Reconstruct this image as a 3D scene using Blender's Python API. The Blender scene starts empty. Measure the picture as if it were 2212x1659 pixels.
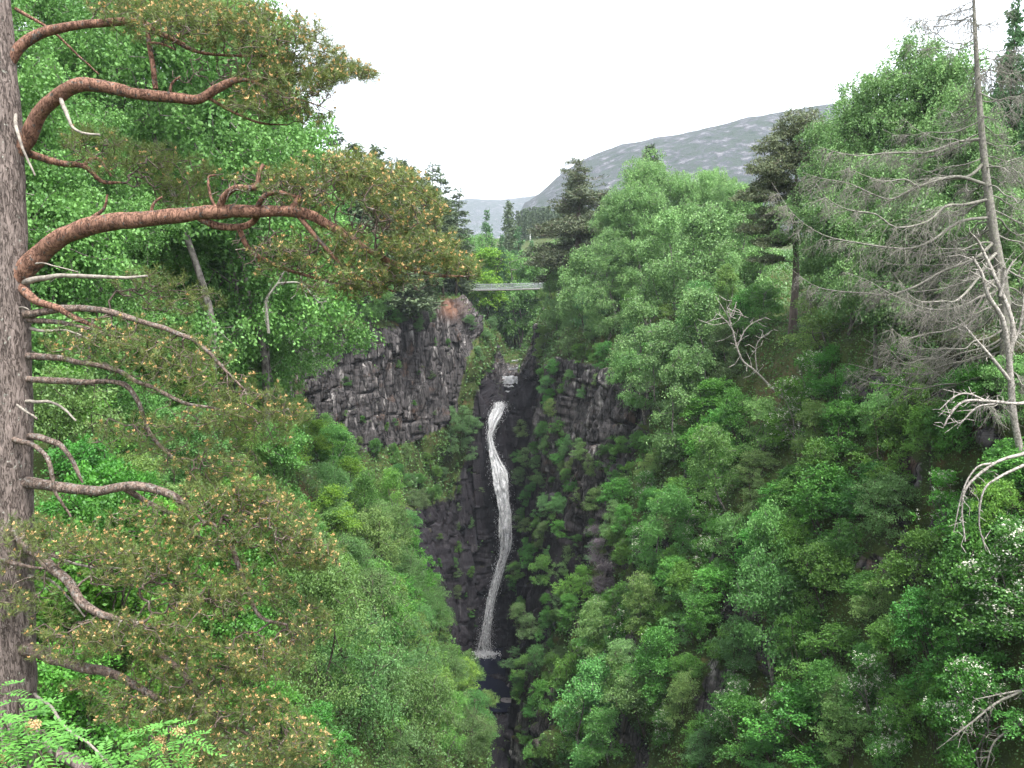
import bpy, math, random
import numpy as np
from mathutils import Vector
from mathutils.bvhtree import BVHTree

# ------------------------------------------------------------------ camera, sky, sun
SC = bpy.context.scene
COL = SC.collection
PITCH = math.radians(6.8)
F = 886.8                                   # focal length in pixels of a 1024 px wide frame
cam_data = bpy.data.cameras.new("camera")
cam = bpy.data.objects.new("camera", cam_data); COL.objects.link(cam)
cam_data.sensor_width = 36.0
cam_data.lens = 36.0 * F / 1024.0
cam_data.clip_start = 0.1; cam_data.clip_end = 20000
cam.location = (0, 0, 0)
cam.rotation_euler = (math.radians(90) - PITCH, 0, 0)
SC.camera = cam

SUN_EL, SUN_AZ = math.radians(66), math.radians(152)     # azimuth measured from +Y towards +X
world = bpy.data.worlds.new("World"); SC.world = world
world.use_nodes = True
wn = world.node_tree; wn.nodes.clear()
sky = wn.nodes.new('ShaderNodeTexSky'); sky.sky_type = 'NISHITA'; sky.sun_disc = False
sky.sun_elevation = SUN_EL; sky.sun_rotation = SUN_AZ
sky.air_density = 1.0; sky.dust_density = 3.0; sky.ozone_density = 1.0
hs = wn.nodes.new('ShaderNodeHueSaturation'); hs.inputs['Saturation'].default_value = 0.22
bgd = wn.nodes.new('ShaderNodeBackground'); bgd.inputs['Strength'].default_value = 0.15
wo = wn.nodes.new('ShaderNodeOutputWorld')
wn.links.new(sky.outputs[0], hs.inputs['Color']); wn.links.new(hs.outputs[0], bgd.inputs[0]); wn.links.new(bgd.outputs[0], wo.inputs[0])

sun_data = bpy.data.lights.new("sun", 'SUN'); sun_data.energy = 1.5; sun_data.angle = math.radians(10)
sun_data.color = (1.0, 0.97, 0.92)
sun = bpy.data.objects.new("sun", sun_data); COL.objects.link(sun)
sd = Vector((math.sin(SUN_AZ)*math.cos(SUN_EL), math.cos(SUN_AZ)*math.cos(SUN_EL), math.sin(SUN_EL)))
sun.rotation_euler = sd.to_track_quat('Z', 'Y').to_euler()

SC.view_settings.view_transform = 'Standard'; SC.view_settings.look = 'None'
SC.view_settings.exposure = 2.14; SC.view_settings.gamma = 1.0
SC.render.engine = 'CYCLES'
cy = SC.cycles
cy.max_bounces = 5; cy.diffuse_bounces = 3; cy.glossy_bounces = 1; cy.transmission_bounces = 3
cy.transparent_max_bounces = 6; cy.volume_bounces = 0
cy.caustics_reflective = False; cy.caustics_refractive = False

# ------------------------------------------------------------------ coordinate helpers
CP, SP = math.cos(PITCH), math.sin(PITCH)
def ray(u, v):
    a = (u - 512) / F; b = -(v - 384) / F
    return np.array([a, CP + b*SP, -SP + b*CP])
def U(u, v, Y):                             # frame pixel (1024 wide) -> world point at distance Y
    d = ray(u, v); return d / d[1] * Y
KD = 1024 / 2212.0
def D(x, y, Y): return U(x*KD, y*KD, Y)
def proj(p):
    p = np.asarray(p, float)
    dep = p[1]*CP - p[2]*SP
    return 512 + F*p[0]/dep, 384 - F*(p[1]*SP + p[2]*CP)/dep

# ------------------------------------------------------------------ noise
def _hash(ix, iy, iz, seed):
    h = (ix.astype(np.int64)*374761393 + iy.astype(np.int64)*668265263 + iz.astype(np.int64)*2147483647 + seed*1274126177) & 0xffffffff
    h = ((h ^ (h >> 13)) * 1274126177) & 0xffffffff
    h = h ^ (h >> 16)
    h = (h * 2246822519) & 0xffffffff
    return ((h ^ (h >> 15)) & 0xffffff) / float(0xffffff)
def vnoise(p, seed=0):
    f = np.floor(p); t = p - f; t = t*t*(3-2*t); f = f.astype(np.int64)
    r = 0
    for dx in (0, 1):
        for dy in (0, 1):
            for dz in (0, 1):
                w = (t[..., 0] if dx else 1-t[..., 0])*(t[..., 1] if dy else 1-t[..., 1])*(t[..., 2] if dz else 1-t[..., 2])
                r = r + w*_hash(f[..., 0]+dx, f[..., 1]+dy, f[..., 2]+dz, seed)
    return r
def fbm(p, seed=0, o=4):
    r = 0; a = 0.5; s = 0
    for i in range(o):
        r = r + a*vnoise(p*(2**i), seed+i*17); s += a; a *= 0.5
    return r/s - 0.5

# ------------------------------------------------------------------ mesh helpers
class MB:
    def __init__(s): s.v = []; s.f = []; s.t = []; s.n = 0; s.m = []
    def add(s, v, f, tone=0.5, mat=0):
        v = np.asarray(v, np.float32).reshape(-1, 3); f = np.asarray(f, np.int64).reshape(-1, 4)
        s.v.append(v); s.f.append(f + s.n); s.n += len(v)
        s.t.append(np.broadcast_to(np.asarray(tone, np.float32), (len(v),)).copy())
        s.m.append(np.full(len(f), mat, np.int32))
    def empty(s): return s.n == 0
    def mesh(s, name, mats, smooth=False):
        v = np.concatenate(s.v); f = np.concatenate(s.f); t = np.concatenate(s.t); m = np.concatenate(s.m)
        me = bpy.data.meshes.new(name)
        me.vertices.add(len(v)); me.vertices.foreach_set("co", v.ravel())
        me.loops.add(len(f)*4); me.loops.foreach_set("vertex_index", f.ravel().astype(np.int32))
        me.polygons.add(len(f)); me.polygons.foreach_set("loop_start", np.arange(len(f), dtype=np.int32)*4)
        for mt in (mats if isinstance(mats, (list, tuple)) else [mats]): me.materials.append(mt)
        me.polygons.foreach_set("material_index", m)
        if smooth: me.polygons.foreach_set("use_smooth", np.ones(len(f), dtype=bool))
        at = me.attributes.new("tone", 'FLOAT', 'POINT'); at.data.foreach_set("value", t)
        me.update(calc_edges=True)
        return me
def link(name, me, parent=None, loc=None, rot=None, scale=None):
    o = bpy.data.objects.new(name, me); COL.objects.link(o)
    if parent is not None: o.parent = parent
    if loc is not None: o.location = Vector([float(x) for x in loc])
    if rot is not None: o.rotation_euler = rot
    if scale is not None: o.scale = (scale, scale, scale) if np.isscalar(scale) else scale
    return o
def tag(o, label=None, cat=None, group=None, kind=None):
    if label: o['label'] = label
    if cat: o['category'] = cat
    if group: o['group'] = group
    if kind: o['kind'] = kind
    return o

def norm(a): return a / np.maximum(np.linalg.norm(a, axis=-1, keepdims=True), 1e-9)
def segs(mb, p0, p1, r0, r1, sides=4, tone=0.5, mat=0):
    p0 = np.asarray(p0, float).reshape(-1, 3); p1 = np.asarray(p1, float).reshape(-1, 3); n = len(p0)
    if n == 0: return
    r0 = np.broadcast_to(r0, (n,)); r1 = np.broadcast_to(r1, (n,))
    d = norm(p1-p0); ref = np.where(np.abs(d[:, 2:3]) > 0.9, [[1., 0, 0]], [[0, 0, 1.]])
    a = norm(np.cross(d, ref)); b = np.cross(d, a)
    ang = np.arange(sides)/sides*2*np.pi
    ring = a[:, None]*np.cos(ang)[None, :, None] + b[:, None]*np.sin(ang)[None, :, None]
    v = np.concatenate([p0[:, None]+ring*r0[:, None, None], p1[:, None]+ring*r1[:, None, None]], 1)
    i = np.arange(sides); j = (i+1) % sides
    q = np.stack([i, j, j+sides, i+sides], 1)
    f = q[None]+(np.arange(n)*2*sides)[:, None, None]
    tt = np.repeat(np.broadcast_to(tone, (n,)), 2*sides)
    mb.add(v.reshape(-1, 3), f.reshape(-1, 4), tt, mat)
def spline(pts, n=6):
    pts = np.asarray(pts, float); out = []
    P = np.vstack([2*pts[0]-pts[1], pts, 2*pts[-1]-pts[-2]])
    for i in range(1, len(P)-2):
        for k in range(n):
            t = k/n
            out.append(0.5*((2*P[i])+(-P[i-1]+P[i+1])*t+(2*P[i-1]-5*P[i]+4*P[i+1]-P[i+2])*t*t+(-P[i-1]+3*P[i]-3*P[i+1]+P[i+2])*t**3))
    out.append(pts[-1]); return np.array(out)
def tube(mb, pts, radii, sides=8, tone=0.5, mat=0, bump=0.0, seed=1, cap=True):
    pts = np.asarray(pts, float); n = len(pts); radii = np.broadcast_to(radii, (n,)).astype(float)
    d = norm(np.gradient(pts, axis=0)); a = np.zeros_like(pts)
    ref = np.array([0., 1., 0.1]) if abs(d[0][1]) < 0.8 else np.array([1., 0, 0])
    cur = ref - d[0]*np.dot(ref, d[0])
    for i in range(n):
        cur = cur - d[i]*np.dot(cur, d[i]); cur = cur/np.linalg.norm(cur); a[i] = cur
    b = np.cross(d, a); ang = np.arange(sides)/sides*2*np.pi
    ring = a[:, None]*np.cos(ang)[None, :, None]+b[:, None]*np.sin(ang)[None, :, None]
    R = radii[:, None]*np.ones(sides)
    if bump: R = R*(1+bump*2*fbm((pts[:, None]+ring*radii[:, None, None])*4.0, seed, 3))
    v = pts[:, None]+ring*R[..., None]
    i = np.arange(sides); j = (i+1) % sides
    f = np.concatenate([np.stack([k*sides+i, k*sides+j, (k+1)*sides+j, (k+1)*sides+i], 1) for k in range(n-1)])
    mb.add(v.reshape(-1, 3), f, tone, mat)
    if cap:
        for k in (0, n-1):
            c = pts[k][None]; vv = np.concatenate([v[k], c])
            ff = [[q, (q+1) % sides, sides, sides] for q in range(0, sides)]
            mb.add(vv, [[q, (q+1) % sides, (q+2) % sides, sides] for q in range(0, sides, 2)], tone, mat)
def leaves(mb, P, Dr, L, W, rng, tone, flat=0.5, mat=0):
    """rhombic leaf blades: base P, direction Dr, length L, width W; flat = how level the blades lie"""
    n = len(P)
    if n == 0: return
    Dr = norm(Dr); L = np.broadcast_to(L, (n,))[:, None]; W = np.broadcast_to(W, (n,))[:, None]
    up = norm(rng.normal(size=(n, 3))*(1-flat)+np.array([0, 0, 1.0])*flat)
    S = norm(np.cross(Dr, up)); N = np.cross(S, Dr)
    m = P+Dr*L*0.5
    v = np.stack([P, m+S*W*0.5+N*W*0.12, P+Dr*L, m-S*W*0.5+N*W*0.12], 1)
    f = np.arange(n*4).reshape(n, 4)
    mb.add(v.reshape(-1, 3), f, np.repeat(np.broadcast_to(tone, (n,)), 4), mat)

def attach(base, targets, seg=0.6, sag=0.05, rng=None, jit=0.08, order='near', bias=None):
    """grow twigs: hang every target on its nearest node; returns nodes, parent, is_tip"""
    base = np.asarray(base, float); targets = np.asarray(targets, float)
    if order == 'near':
        dd = np.array([np.min(np.sum((base-t)**2, 1)) for t in targets])
        targets = targets[np.argsort(dd)]
    N = np.zeros((len(base)+len(targets)*4+8, 3)); par = np.full(len(N), -1); tip = np.zeros(len(N), bool)
    N[:len(base)] = base; par[1:len(base)] = np.arange(len(base)-1); n = len(base)
    for t in targets:
        d2 = np.sum((N[:n]-t)**2, 1); j = int(np.argmin(d2)); d = math.sqrt(d2[j])
        k = min(3, int(d/seg))
        last = j
        for q in range(k):
            w = (q+1)/(k+1)
            p = N[j]*(1-w)+t*w; p = p+rng.normal(size=3)*jit*d; p[2] -= sag*d*math.sin(math.pi*w)
            N[n] = p; par[n] = last; last = n; n += 1
        N[n] = t; par[n] = last; tip[n] = True; n += 1
    return N[:n], par[:n], tip[:n]
def pipe(par, n0):
    c = np.zeros(len(par))
    for i in range(len(par)-1, n0-1, -1):
        if c[i] == 0: c[i] = 1
        if par[i] >= 0: c[par[i]] += c[i]
    return np.maximum(c, 1)

# ------------------------------------------------------------------ materials
def new_mat(name):
    m = bpy.data.materials.new(name); m.use_nodes = True; nt = m.node_tree; nt.nodes.clear()
    return m, nt, nt.nodes.new('ShaderNodeOutputMaterial')
def leaf_mat(name, A, B, trans=0.35, gloss=0.03):
    m, nt, out = new_mat(name); L = nt.links
    at = nt.nodes.new('ShaderNodeAttribute'); at.attribute_name = 'tone'
    oi = nt.nodes.new('ShaderNodeObjectInfo')
    mix = nt.nodes.new('ShaderNodeMix'); mix.data_type = 'RGBA'
    mix.inputs[6].default_value = (*A, 1); mix.inputs[7].default_value = (*B, 1)
    L.new(at.outputs['Fac'], mix.inputs[0])
    mu = nt.nodes.new('ShaderNodeMix'); mu.data_type = 'RGBA'; mu.blend_type = 'MULTIPLY'; mu.inputs[0].default_value = 1
    L.new(mix.outputs[2], mu.inputs[6]); L.new(oi.outputs['Color'], mu.inputs[7])
    d = nt.nodes.new('ShaderNodeBsdfDiffuse'); t = nt.nodes.new('ShaderNodeBsdfTranslucent')
    g = nt.nodes.new('ShaderNodeBsdfGlossy'); g.inputs['Roughness'].default_value = 0.6
    g.inputs['Color'].default_value = (0.9, 1.0, 0.95, 1)
    L.new(mu.outputs[2], d.inputs[0]); L.new(mu.outputs[2], t.inputs[0])
    s1 = nt.nodes.new('ShaderNodeMixShader'); s1.inputs[0].default_value = trans
    s2 = nt.nodes.new('ShaderNodeMixShader'); s2.inputs[0].default_value = gloss
    L.new(d.outputs[0], s1.inputs[1]); L.new(t.outputs[0], s1.inputs[2])
    L.new(s1.outputs[0], s2.inputs[1]); L.new(g.outputs[0], s2.inputs[2]); L.new(s2.outputs[0], out.inputs[0])
    return m
def bark_mat(name, A, B, C=None, scale=6.0, bump=0.5, stretch=(1, 1, 0.35), cfrac=0.62, crack=False):
    m, nt, out = new_mat(name); L = nt.links
    tc = nt.nodes.new('ShaderNodeTexCoord'); mp = nt.nodes.new('ShaderNodeMapping'); mp.inputs['Scale'].default_value = stretch
    L.new(tc.outputs['Object'], mp.inputs[0])
    n1 = nt.nodes.new('ShaderNodeTexNoise'); n1.inputs['Scale'].default_value = scale; n1.inputs['Detail'].default_value = 7; n1.inputs['Roughness'].default_value = 0.7
    L.new(mp.outputs[0], n1.inputs['Vector'])
    r = nt.nodes.new('ShaderNodeValToRGB'); r.color_ramp.elements[0].position = 0.38; r.color_ramp.elements[1].position = 0.62
    r.color_ramp.elements[0].color = (*A, 1); r.color_ramp.elements[1].color = (*B, 1)
    L.new(n1.outputs[0], r.inputs[0]); col = r.outputs[0]
    if C:
        n2 = nt.nodes.new('ShaderNodeTexNoise'); n2.inputs['Scale'].default_value = scale*1.7; n2.inputs['Detail'].default_value = 5
        L.new(tc.outputs['Object'], n2.inputs['Vector'])
        r2 = nt.nodes.new('ShaderNodeValToRGB'); r2.color_ramp.elements[0].position = cfrac; r2.color_ramp.elements[1].position = cfrac+0.03
        L.new(n2.outputs[0], r2.inputs[0])
        mx = nt.nodes.new('ShaderNodeMix'); mx.data_type = 'RGBA'; L.new(r2.outputs[0], mx.inputs[0]); L.new(col, mx.inputs[6]); mx.inputs[7].default_value = (*C, 1)
        col = mx.outputs[2]
    hsrc = n1.outputs[0]
    if crack:
        vo = nt.nodes.new('ShaderNodeTexNoise'); vo.inputs['Scale'].default_value = scale*1.6; vo.inputs['Detail'].default_value = 6; vo.inputs['Distortion'].default_value = 1.2
        mp4 = nt.nodes.new('ShaderNodeMapping'); mp4.inputs['Scale'].default_value = (1.6, 1.6, .30); L.new(tc.outputs['Object'], mp4.inputs[0]); L.new(mp4.outputs[0], vo.inputs['Vector'])
        ab = nt.nodes.new('ShaderNodeMath'); ab.operation = 'SUBTRACT'; ab.inputs[1].default_value = .5; L.new(vo.outputs[0], ab.inputs[0])
        a3 = nt.nodes.new('ShaderNodeMath'); a3.operation = 'ABSOLUTE'; L.new(ab.outputs[0], a3.inputs[0])
        r3 = nt.nodes.new('ShaderNodeValToRGB'); r3.color_ramp.elements[0].position = 0.0; r3.color_ramp.elements[1].position = 0.045
        r3.color_ramp.elements[0].color = (0.45, 0.42, 0.40, 1)
        L.new(a3.outputs[0], r3.inputs[0])
        m3 = nt.nodes.new('ShaderNodeMix'); m3.data_type = 'RGBA'; m3.blend_type = 'MULTIPLY'; m3.inputs[0].default_value = 1
        L.new(col, m3.inputs[6]); L.new(r3.outputs[0], m3.inputs[7]); col = m3.outputs[2]
        ad = nt.nodes.new('ShaderNodeMath'); ad.operation = 'ADD'; L.new(n1.outputs[0], ad.inputs[0]); L.new(r3.outputs[0], ad.inputs[1]); hsrc = ad.outputs[0]
    p = nt.nodes.new('ShaderNodeBsdfPrincipled'); p.inputs['Roughness'].default_value = 0.85; p.inputs['Specular IOR Level'].default_value = 0.2
    L.new(col, p.inputs['Base Color'])
    b = nt.nodes.new('ShaderNodeBump'); b.inputs['Strength'].default_value = bump; b.inputs['Distance'].default_value = 0.03
    L.new(hsrc, b.inputs['Height']); L.new(b.outputs[0], p.inputs['Normal']); L.new(p.outputs[0], out.inputs[0])
    return m
def plain_mat(name, c, rough=0.6, metal=0.0, var=0.15, scale=20):
    m, nt, out = new_mat(name); L = nt.links
    tc = nt.nodes.new('ShaderNodeTexCoord'); n1 = nt.nodes.new('ShaderNodeTexNoise'); n1.inputs['Scale'].default_value = scale
    L.new(tc.outputs['Object'], n1.inputs['Vector'])
    mx = nt.nodes.new('ShaderNodeMix'); mx.data_type = 'RGBA'; L.new(n1.outputs[0], mx.inputs[0])
    mx.inputs[6].default_value = (*[x*(1-var) for x in c], 1); mx.inputs[7].default_value = (*[min(1, x*(1+var)) for x in c], 1)
    p = nt.nodes.new('ShaderNodeBsdfPrincipled'); p.inputs['Roughness'].default_value = rough; p.inputs['Metallic'].default_value = metal
    L.new(mx.outputs[2], p.inputs['Base Color']); L.new(p.outputs[0], out.inputs[0]); return m

M = {}
M['birch'] = leaf_mat('birch_leaf', (.054, .150, .032), (.170, .330, .085))
M['shrub'] = leaf_mat('shrub_leaf', (.026, .104, .015), (.104, .280, .042))
M['willow'] = leaf_mat('willow_leaf', (.050, .130, .036), (.150, .290, .095))
M['lime'] = leaf_mat('lime_leaf', (.085, .220, .016), (.250, .430, .040), 0.45)
M['pine'] = leaf_mat('pine_needles', (.035, .055, .024), (.110, .125, .055), 0.15, 0.04)
M['spruce'] = leaf_mat('spruce_needles', (.040, .072, .032), (.105, .145, .062), 0.15, 0.04)
M['larch'] = leaf_mat('larch_needles', (.045, .115, .045), (.110, .230, .085), 0.3, 0.03)
M['deadtwig'] = leaf_mat('dead_twigs', (.110, .090, .105), (.200, .170, .190), 0.1, 0.0)
M['nearneedle'] = leaf_mat('near_needles', (.040, .085, .014), (.180, .215, .045), 0.25, 0.04)
M['cone'] = leaf_mat('pollen_cones', (.520, .300, .120), (.800, .550, .280), 0.2, 0.02)
M['blossom'] = leaf_mat('blossom', (.55, .56, .42), (.75, .76, .66), 0.3, 0.02)
M['rowan'] = leaf_mat('rowan_leaf', (.050, .185, .016), (.115, .330, .034), 0.35, 0.06)
M['bud'] = leaf_mat('rowan_buds', (.420, .260, .120), (.600, .420, .240), 0.2, 0.02)
M['cover'] = leaf_mat('cover_leaf', (.028, .095, .014), (.110, .235, .040), 0.3, 0.05)
M['bark_birch'] = bark_mat('birch_bark', (.05, .045, .04), (.22, .20, .18), None, 5, .3, (1, 1, .8))
M['bark_white'] = bark_mat('white_bark', (.15, .135, .12), (.40, .375, .335), (.08, .07, .05), 9, .3, (1, 1, 1), .60)
M['bark_dark'] = bark_mat('dark_bark', (.025, .020, .016), (.085, .070, .055), None, 7, .5)
M['bark_dead'] = bark_mat('dead_bark', (.10, .093, .083), (.25, .235, .205), (.15, .175, .10), 9, .4, (1, 1, 1), .58)
M['bark_pine_far'] = bark_mat('far_pine_bark', (.065, .052, .046), (.160, .125, .108), None, 3, .5)
M['bark_pine'] = bark_mat('pine_trunk_bark', (.110, .088, .078), (.240, .195, .175), (.30, .30, .26), 10, 1.0, (1.6, 1.6, .5), .66, True)
M['bark_limb'] = bark_mat('pine_limb_bark', (.145, .078, .056), (.285, .155, .108), (.13, .108, .095), 9, .9, (1, 1, 1), .60, True)
M['bark_limb_grey'] = bark_mat('pine_lower_limb_bark', (.105, .080, .068), (.250, .185, .150), (.20, .18, .16), 12, .9, (1, 1, 1), .55, True)
M['bark_twig'] = bark_mat('pine_twig_bark', (.060, .045, .038), (.150, .115, .095), (.26, .24, .20), 12, .4, (1, 1, 1), .62)
M['bark_bare'] = bark_mat('bleached_wood', (.13, .115, .10), (.30, .27, .23), (.12, .10, .08), 10, .4, (1, 1, 1), .62)
M['steel'] = plain_mat('galvanised_steel', (.27, .29, .30), .5, .2)
M['wood'] = plain_mat('weathered_boards', (.26, .24, .22), .8)
M['post'] = plain_mat('white_paint', (.75, .76, .74), .6)

# ------------------------------------------------------------------ terrain
# each section: Y, then 16 (x,z) profile points: far, mid, up, rim, 1, 2, 3, floor | floor, 3, 2, 1, rim, up, mid, far
S_ = [
 (-20, [(-280, 120), (-120, 50), (-45, 14), (-22, 2), (-12, -2), (-6, -5), (-1, -7), (6, -46), (9, -48), (14, -38), (18, -24), (23, -12), (28, -4), (46, 1), (90, 12), (280, 35)]),
 (2,   [(-280, 120), (-120, 50), (-45, 14), (-22, 2), (-12, -3.5), (-6, -6.5), (-1, -8.5), (5, -48), (8, -50), (13, -40), (17, -25), (22, -12), (27, -4), (45, 1), (90, 12), (280, 35)]),
 (12,  [(-280, 120), (-120, 50), (-45, 14), (-23, 2), (-13, -5), (-7, -9.5), (-2.5, -14), (4, -50), (7, -53), (12, -42), (16, -26), (22, -12), (26, -4), (43, 1), (90, 12), (280, 35)]),
 (30,  [(-280, 120), (-120, 50), (-46, 14), (-24, 1), (-14, -7), (-7.5, -14), (-2, -24), (2, -55), (5, -56), (9, -44), (16, -25), (21.5, -12.5), (24.5, -3.5), (42, 1), (90, 12), (280, 35)]),
 (45,  [(-280, 120), (-120, 50), (-46, 13), (-25, 1), (-16.8, -9), (-9.8, -19), (-3.2, -29), (0.5, -58), (3, -59), (6.5, -45), (15.5, -24), (21, -12), (24, -3), (41, 0), (90, 11), (280, 32)]),
 (60,  [(-280, 120), (-120, 48), (-46, 12), (-27, 2), (-18.8, -9), (-9.8, -21), (-3.2, -34), (0, -60), (2, -61), (4.5, -45), (13.5, -25), (20, -12), (24, -3), (40, 0), (90, 10), (280, 30)]),
 (72,  [(-280, 120), (-120, 48), (-46, 12), (-28, 2), (-19.8, -10), (-9.3, -23), (-2.5, -37), (-.5, -62), (1.5, -62), (3.5, -45), (12, -26), (19, -12), (24, -4.2), (40, 0), (90, 10), (280, 30)]),
 (85,  [(-280, 118), (-120, 46), (-46, 11), (-29, 1), (-21.8, -11), (-11.3, -25), (-3.7, -43), (-1.5, -58), (1, -58), (3, -45), (10.5, -26), (17, -12), (22.5, -4), (38, 0), (90, 10), (280, 30)]),
 (96,  [(-280, 116), (-120, 44), (-46, 10), (-30, -1), (-27, -14), (-19, -26), (-10, -45), (-4.5, -60), (0.3, -60), (2.5, -46), (9, -27), (14, -11.5), (20, -4), (36, 0), (90, 10), (280, 30)]),
 (108, [(-280, 114), (-120, 42), (-46, 10), (-28, -4.5), (-26, -20.5), (-18, -29), (-11, -46), (-7, -62), (0.0, -62), (2, -48), (6.8, -28), (10.5, -11), (17, -4), (34, 0), (90, 10), (280, 30)]),
 (122, [(-280, 112), (-120, 40), (-44, 9), (-22.5, -6.5), (-20.5, -24), (-13.5, -33), (-9.5, -48), (-7.2, -65), (0.3, -65), (1.8, -50), (5, -29), (8, -11.5), (14, -4), (32, 0), (90, 10), (280, 30)]),
 (135, [(-280, 110), (-120, 38), (-42, 8), (-17, -6), (-15.5, -25), (-11.5, -35), (-9, -50), (-7.6, -66), (0.6, -66), (1.8, -51), (3.8, -31), (6, -13), (11.5, -5), (30, 0), (90, 10), (280, 30)]),
 (148, [(-280, 108), (-120, 36), (-40, 7), (-12.5, -3.5), (-11, -24), (-9.8, -38), (-8.4, -52), (-7.8, -66), (0.8, -66), (1.8, -52), (3.0, -34), (4.8, -16), (10, -5), (29, 0), (90, 10), (280, 30)]),
 (150.5, [(-280, 108), (-120, 36), (-40, 7), (-12, -3.5), (-10, -22), (-8.4, -32), (-6.5, -40), (-5.5, -44), (-.3, -44), (1.2, -40), (2.8, -28), (4.8, -15), (10, -5), (29, 0), (90, 10), (280, 30)]),
 (152.5, [(-280, 108), (-120, 36), (-40, 7), (-12, -3.5), (-8.2, -14), (-6.0, -20), (-4.2, -22.5), (-3.6, -23), (-.9, -23), (-.5, -20.5), (2.4, -18.0), (4.8, -13), (10, -5), (29, 0), (90, 10), (280, 30)]),
 (160, [(-280, 106), (-120, 35), (-40, 6), (-11, -3.5), (-6.5, -10), (-3.6, -17), (-2.4, -19.5), (-1.8, -20), (.2, -20), (0.9, -19), (2.8, -17), (4.8, -11), (9.5, -5), (28, 0), (90, 10), (280, 30)]),
 (168, [(-280, 106), (-120, 35), (-40, 6), (-11, -4), (-6, -9), (-2.8, -14.5), (-1.8, -17.5), (-1, -18), (1.2, -18), (1.8, -17), (3.0, -14), (5, -9), (9.5, -4.5), (28, 0), (90, 10), (280, 30)]),
 (185, [(-280, 104), (-120, 34), (-40, 6), (-13, -3.5), (-8, -7), (-3, -12), (-1.5, -16), (0, -16.5), (2, -16.5), (2.6, -15), (3.8, -12), (6, -7), (10, -3.5), (28, 0), (90, 10), (280, 30)]),
 (215, [(-280, 100), (-120, 32), (-40, 6), (-14, -1.5), (-8, -5), (-3, -10), (0, -14), (1, -15), (3, -15), (4, -13), (5.5, -9), (8, -5), (11, -2.5), (28, 0), (90, 10), (280, 30)]),
 (270, [(-280, 80), (-120, 26), (-42, 6), (-20, 0), (-12, -3), (-6, -6), (-3, -9), (-1, -10), (2, -10), (5, -8), (8, -5), (11, -3), (15, -1), (30, 1), (90, 8), (280, 24)]),
 (340, [(-280, 60), (-120, 24), (-60, 12), (-35, 9), (-22, 8), (-14, 7), (-8, 7), (-3, 7), (3, 8), (8, 9), (14, 10), (20, 11), (26, 12), (45, 13), (90, 14), (280, 24)]),
 (420, [(-280, 50), (-120, 24), (-60, 20), (-35, 19), (-22, 19), (-14, 19), (-8, 19), (-3, 20), (3, 20), (8, 20), (14, 20), (20, 20), (26, 20), (45, 20), (90, 18), (280, 20)]),
]
segn = [6, 14, 28, 76, 52, 46, 46, 12, 46, 46, 64, 34, 28, 14, 6]
YS = np.array([s[0] for s in S_], float)
CT = np.array([s[1] for s in S_], float)                       # (S,16,2)
yr = np.concatenate([np.arange(-20, 30, 1.0), np.arange(30, 94, .5), np.arange(94, 147.9, .22), np.arange(147.9, 152.6, .022), np.arange(152.7, 156, .2), np.arange(156, 172, .4), np.arange(172, 262, 1.2), np.arange(262, 421, 7)])
tt = [0.0]
for k, n in enumerate(segn): tt += list(k+(np.arange(n)+1)/n)
tt = np.array(tt)
C1 = np.stack([np.stack([np.interp(yr, YS, CT[:, k, c]) for c in (0, 1)], -1) for k in range(16)], 1)   # (R,16,2)
k0 = np.minimum(np.floor(tt).astype(int), 14); w = (tt-k0)[None, :, None]
PR = C1[:, k0]*(1-w)+C1[:, k0+1]*w
for _ in range(5):                                              # ease the corners of the profile
    PR[:, 1:-1] = .25*PR[:, :-2]+.5*PR[:, 1:-1]+.25*PR[:, 2:]
G = np.stack([PR[..., 0], np.broadcast_to(yr[:, None], PR.shape[:2]), PR[..., 1]], -1)
def gnorm(G):
    a = np.gradient(G, axis=0); b = np.gradient(G, axis=1)
    n = norm(np.cross(b, a)); return np.where(n[..., 2:3] < -0.3, -n, n)
NG = gnorm(G)
T2 = np.broadcast_to(tt[None], G.shape[:2]); Y2 = G[..., 1]
def sst(x, a, b): t = np.clip((x-a)/(b-a), 0, 1); return t*t*(3-2*t)
steep = sst(1-np.abs(NG[..., 2]), .25, .75)
left_c = sst(Y2, 90, 98)*(1-sst(Y2, 176, 190))*sst(T2, 2.97, 3.12)*(1-sst(T2, 3.93, 4.1))
left_low = sst(Y2, 98, 112)*(1-sst(Y2, 176, 190))*sst(T2, 4.7, 5.2)*(T2 < 8)
right_c = sst(Y2, 86, 96)*(1-sst(Y2, 168, 180))*sst(T2, 8, 8.1)*(1-sst(T2, 10.95, 11.15))
head = sst(Y2, 146, 149)*(1-sst(Y2, 158, 170))*sst(T2, 4.6, 5.2)*(1-sst(T2, 10.2, 10.8))
cliff = np.maximum.reduce([left_c, left_low, right_c*.9, head])
near_r = sst(fbm(G/7.0, 91, 3), .07, .12)*sst(T2, 8, 8.5)*(1-sst(T2, 11.9, 12.1))*(Y2 < 95)*steep
ROCKS = [((980, 372), 4.0), ((800, 345), 0), ((768, 610), 3.6), ((978, 590), 2.6), ((770, 440), 1.6), ((730, 760), 3.0), ((870, 700), 2.0), ((180, 650), 0)]
rock = np.maximum(cliff, near_r*.8)
h = fbm(G/11.0, 3, 4)*4.2*(1-.6*cliff)*(.35+.65*steep) + fbm(G/3.0, 5, 4)*1.5*(1-.65*cliff)
bx = G[..., 1]+G[..., 0]*.8
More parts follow.
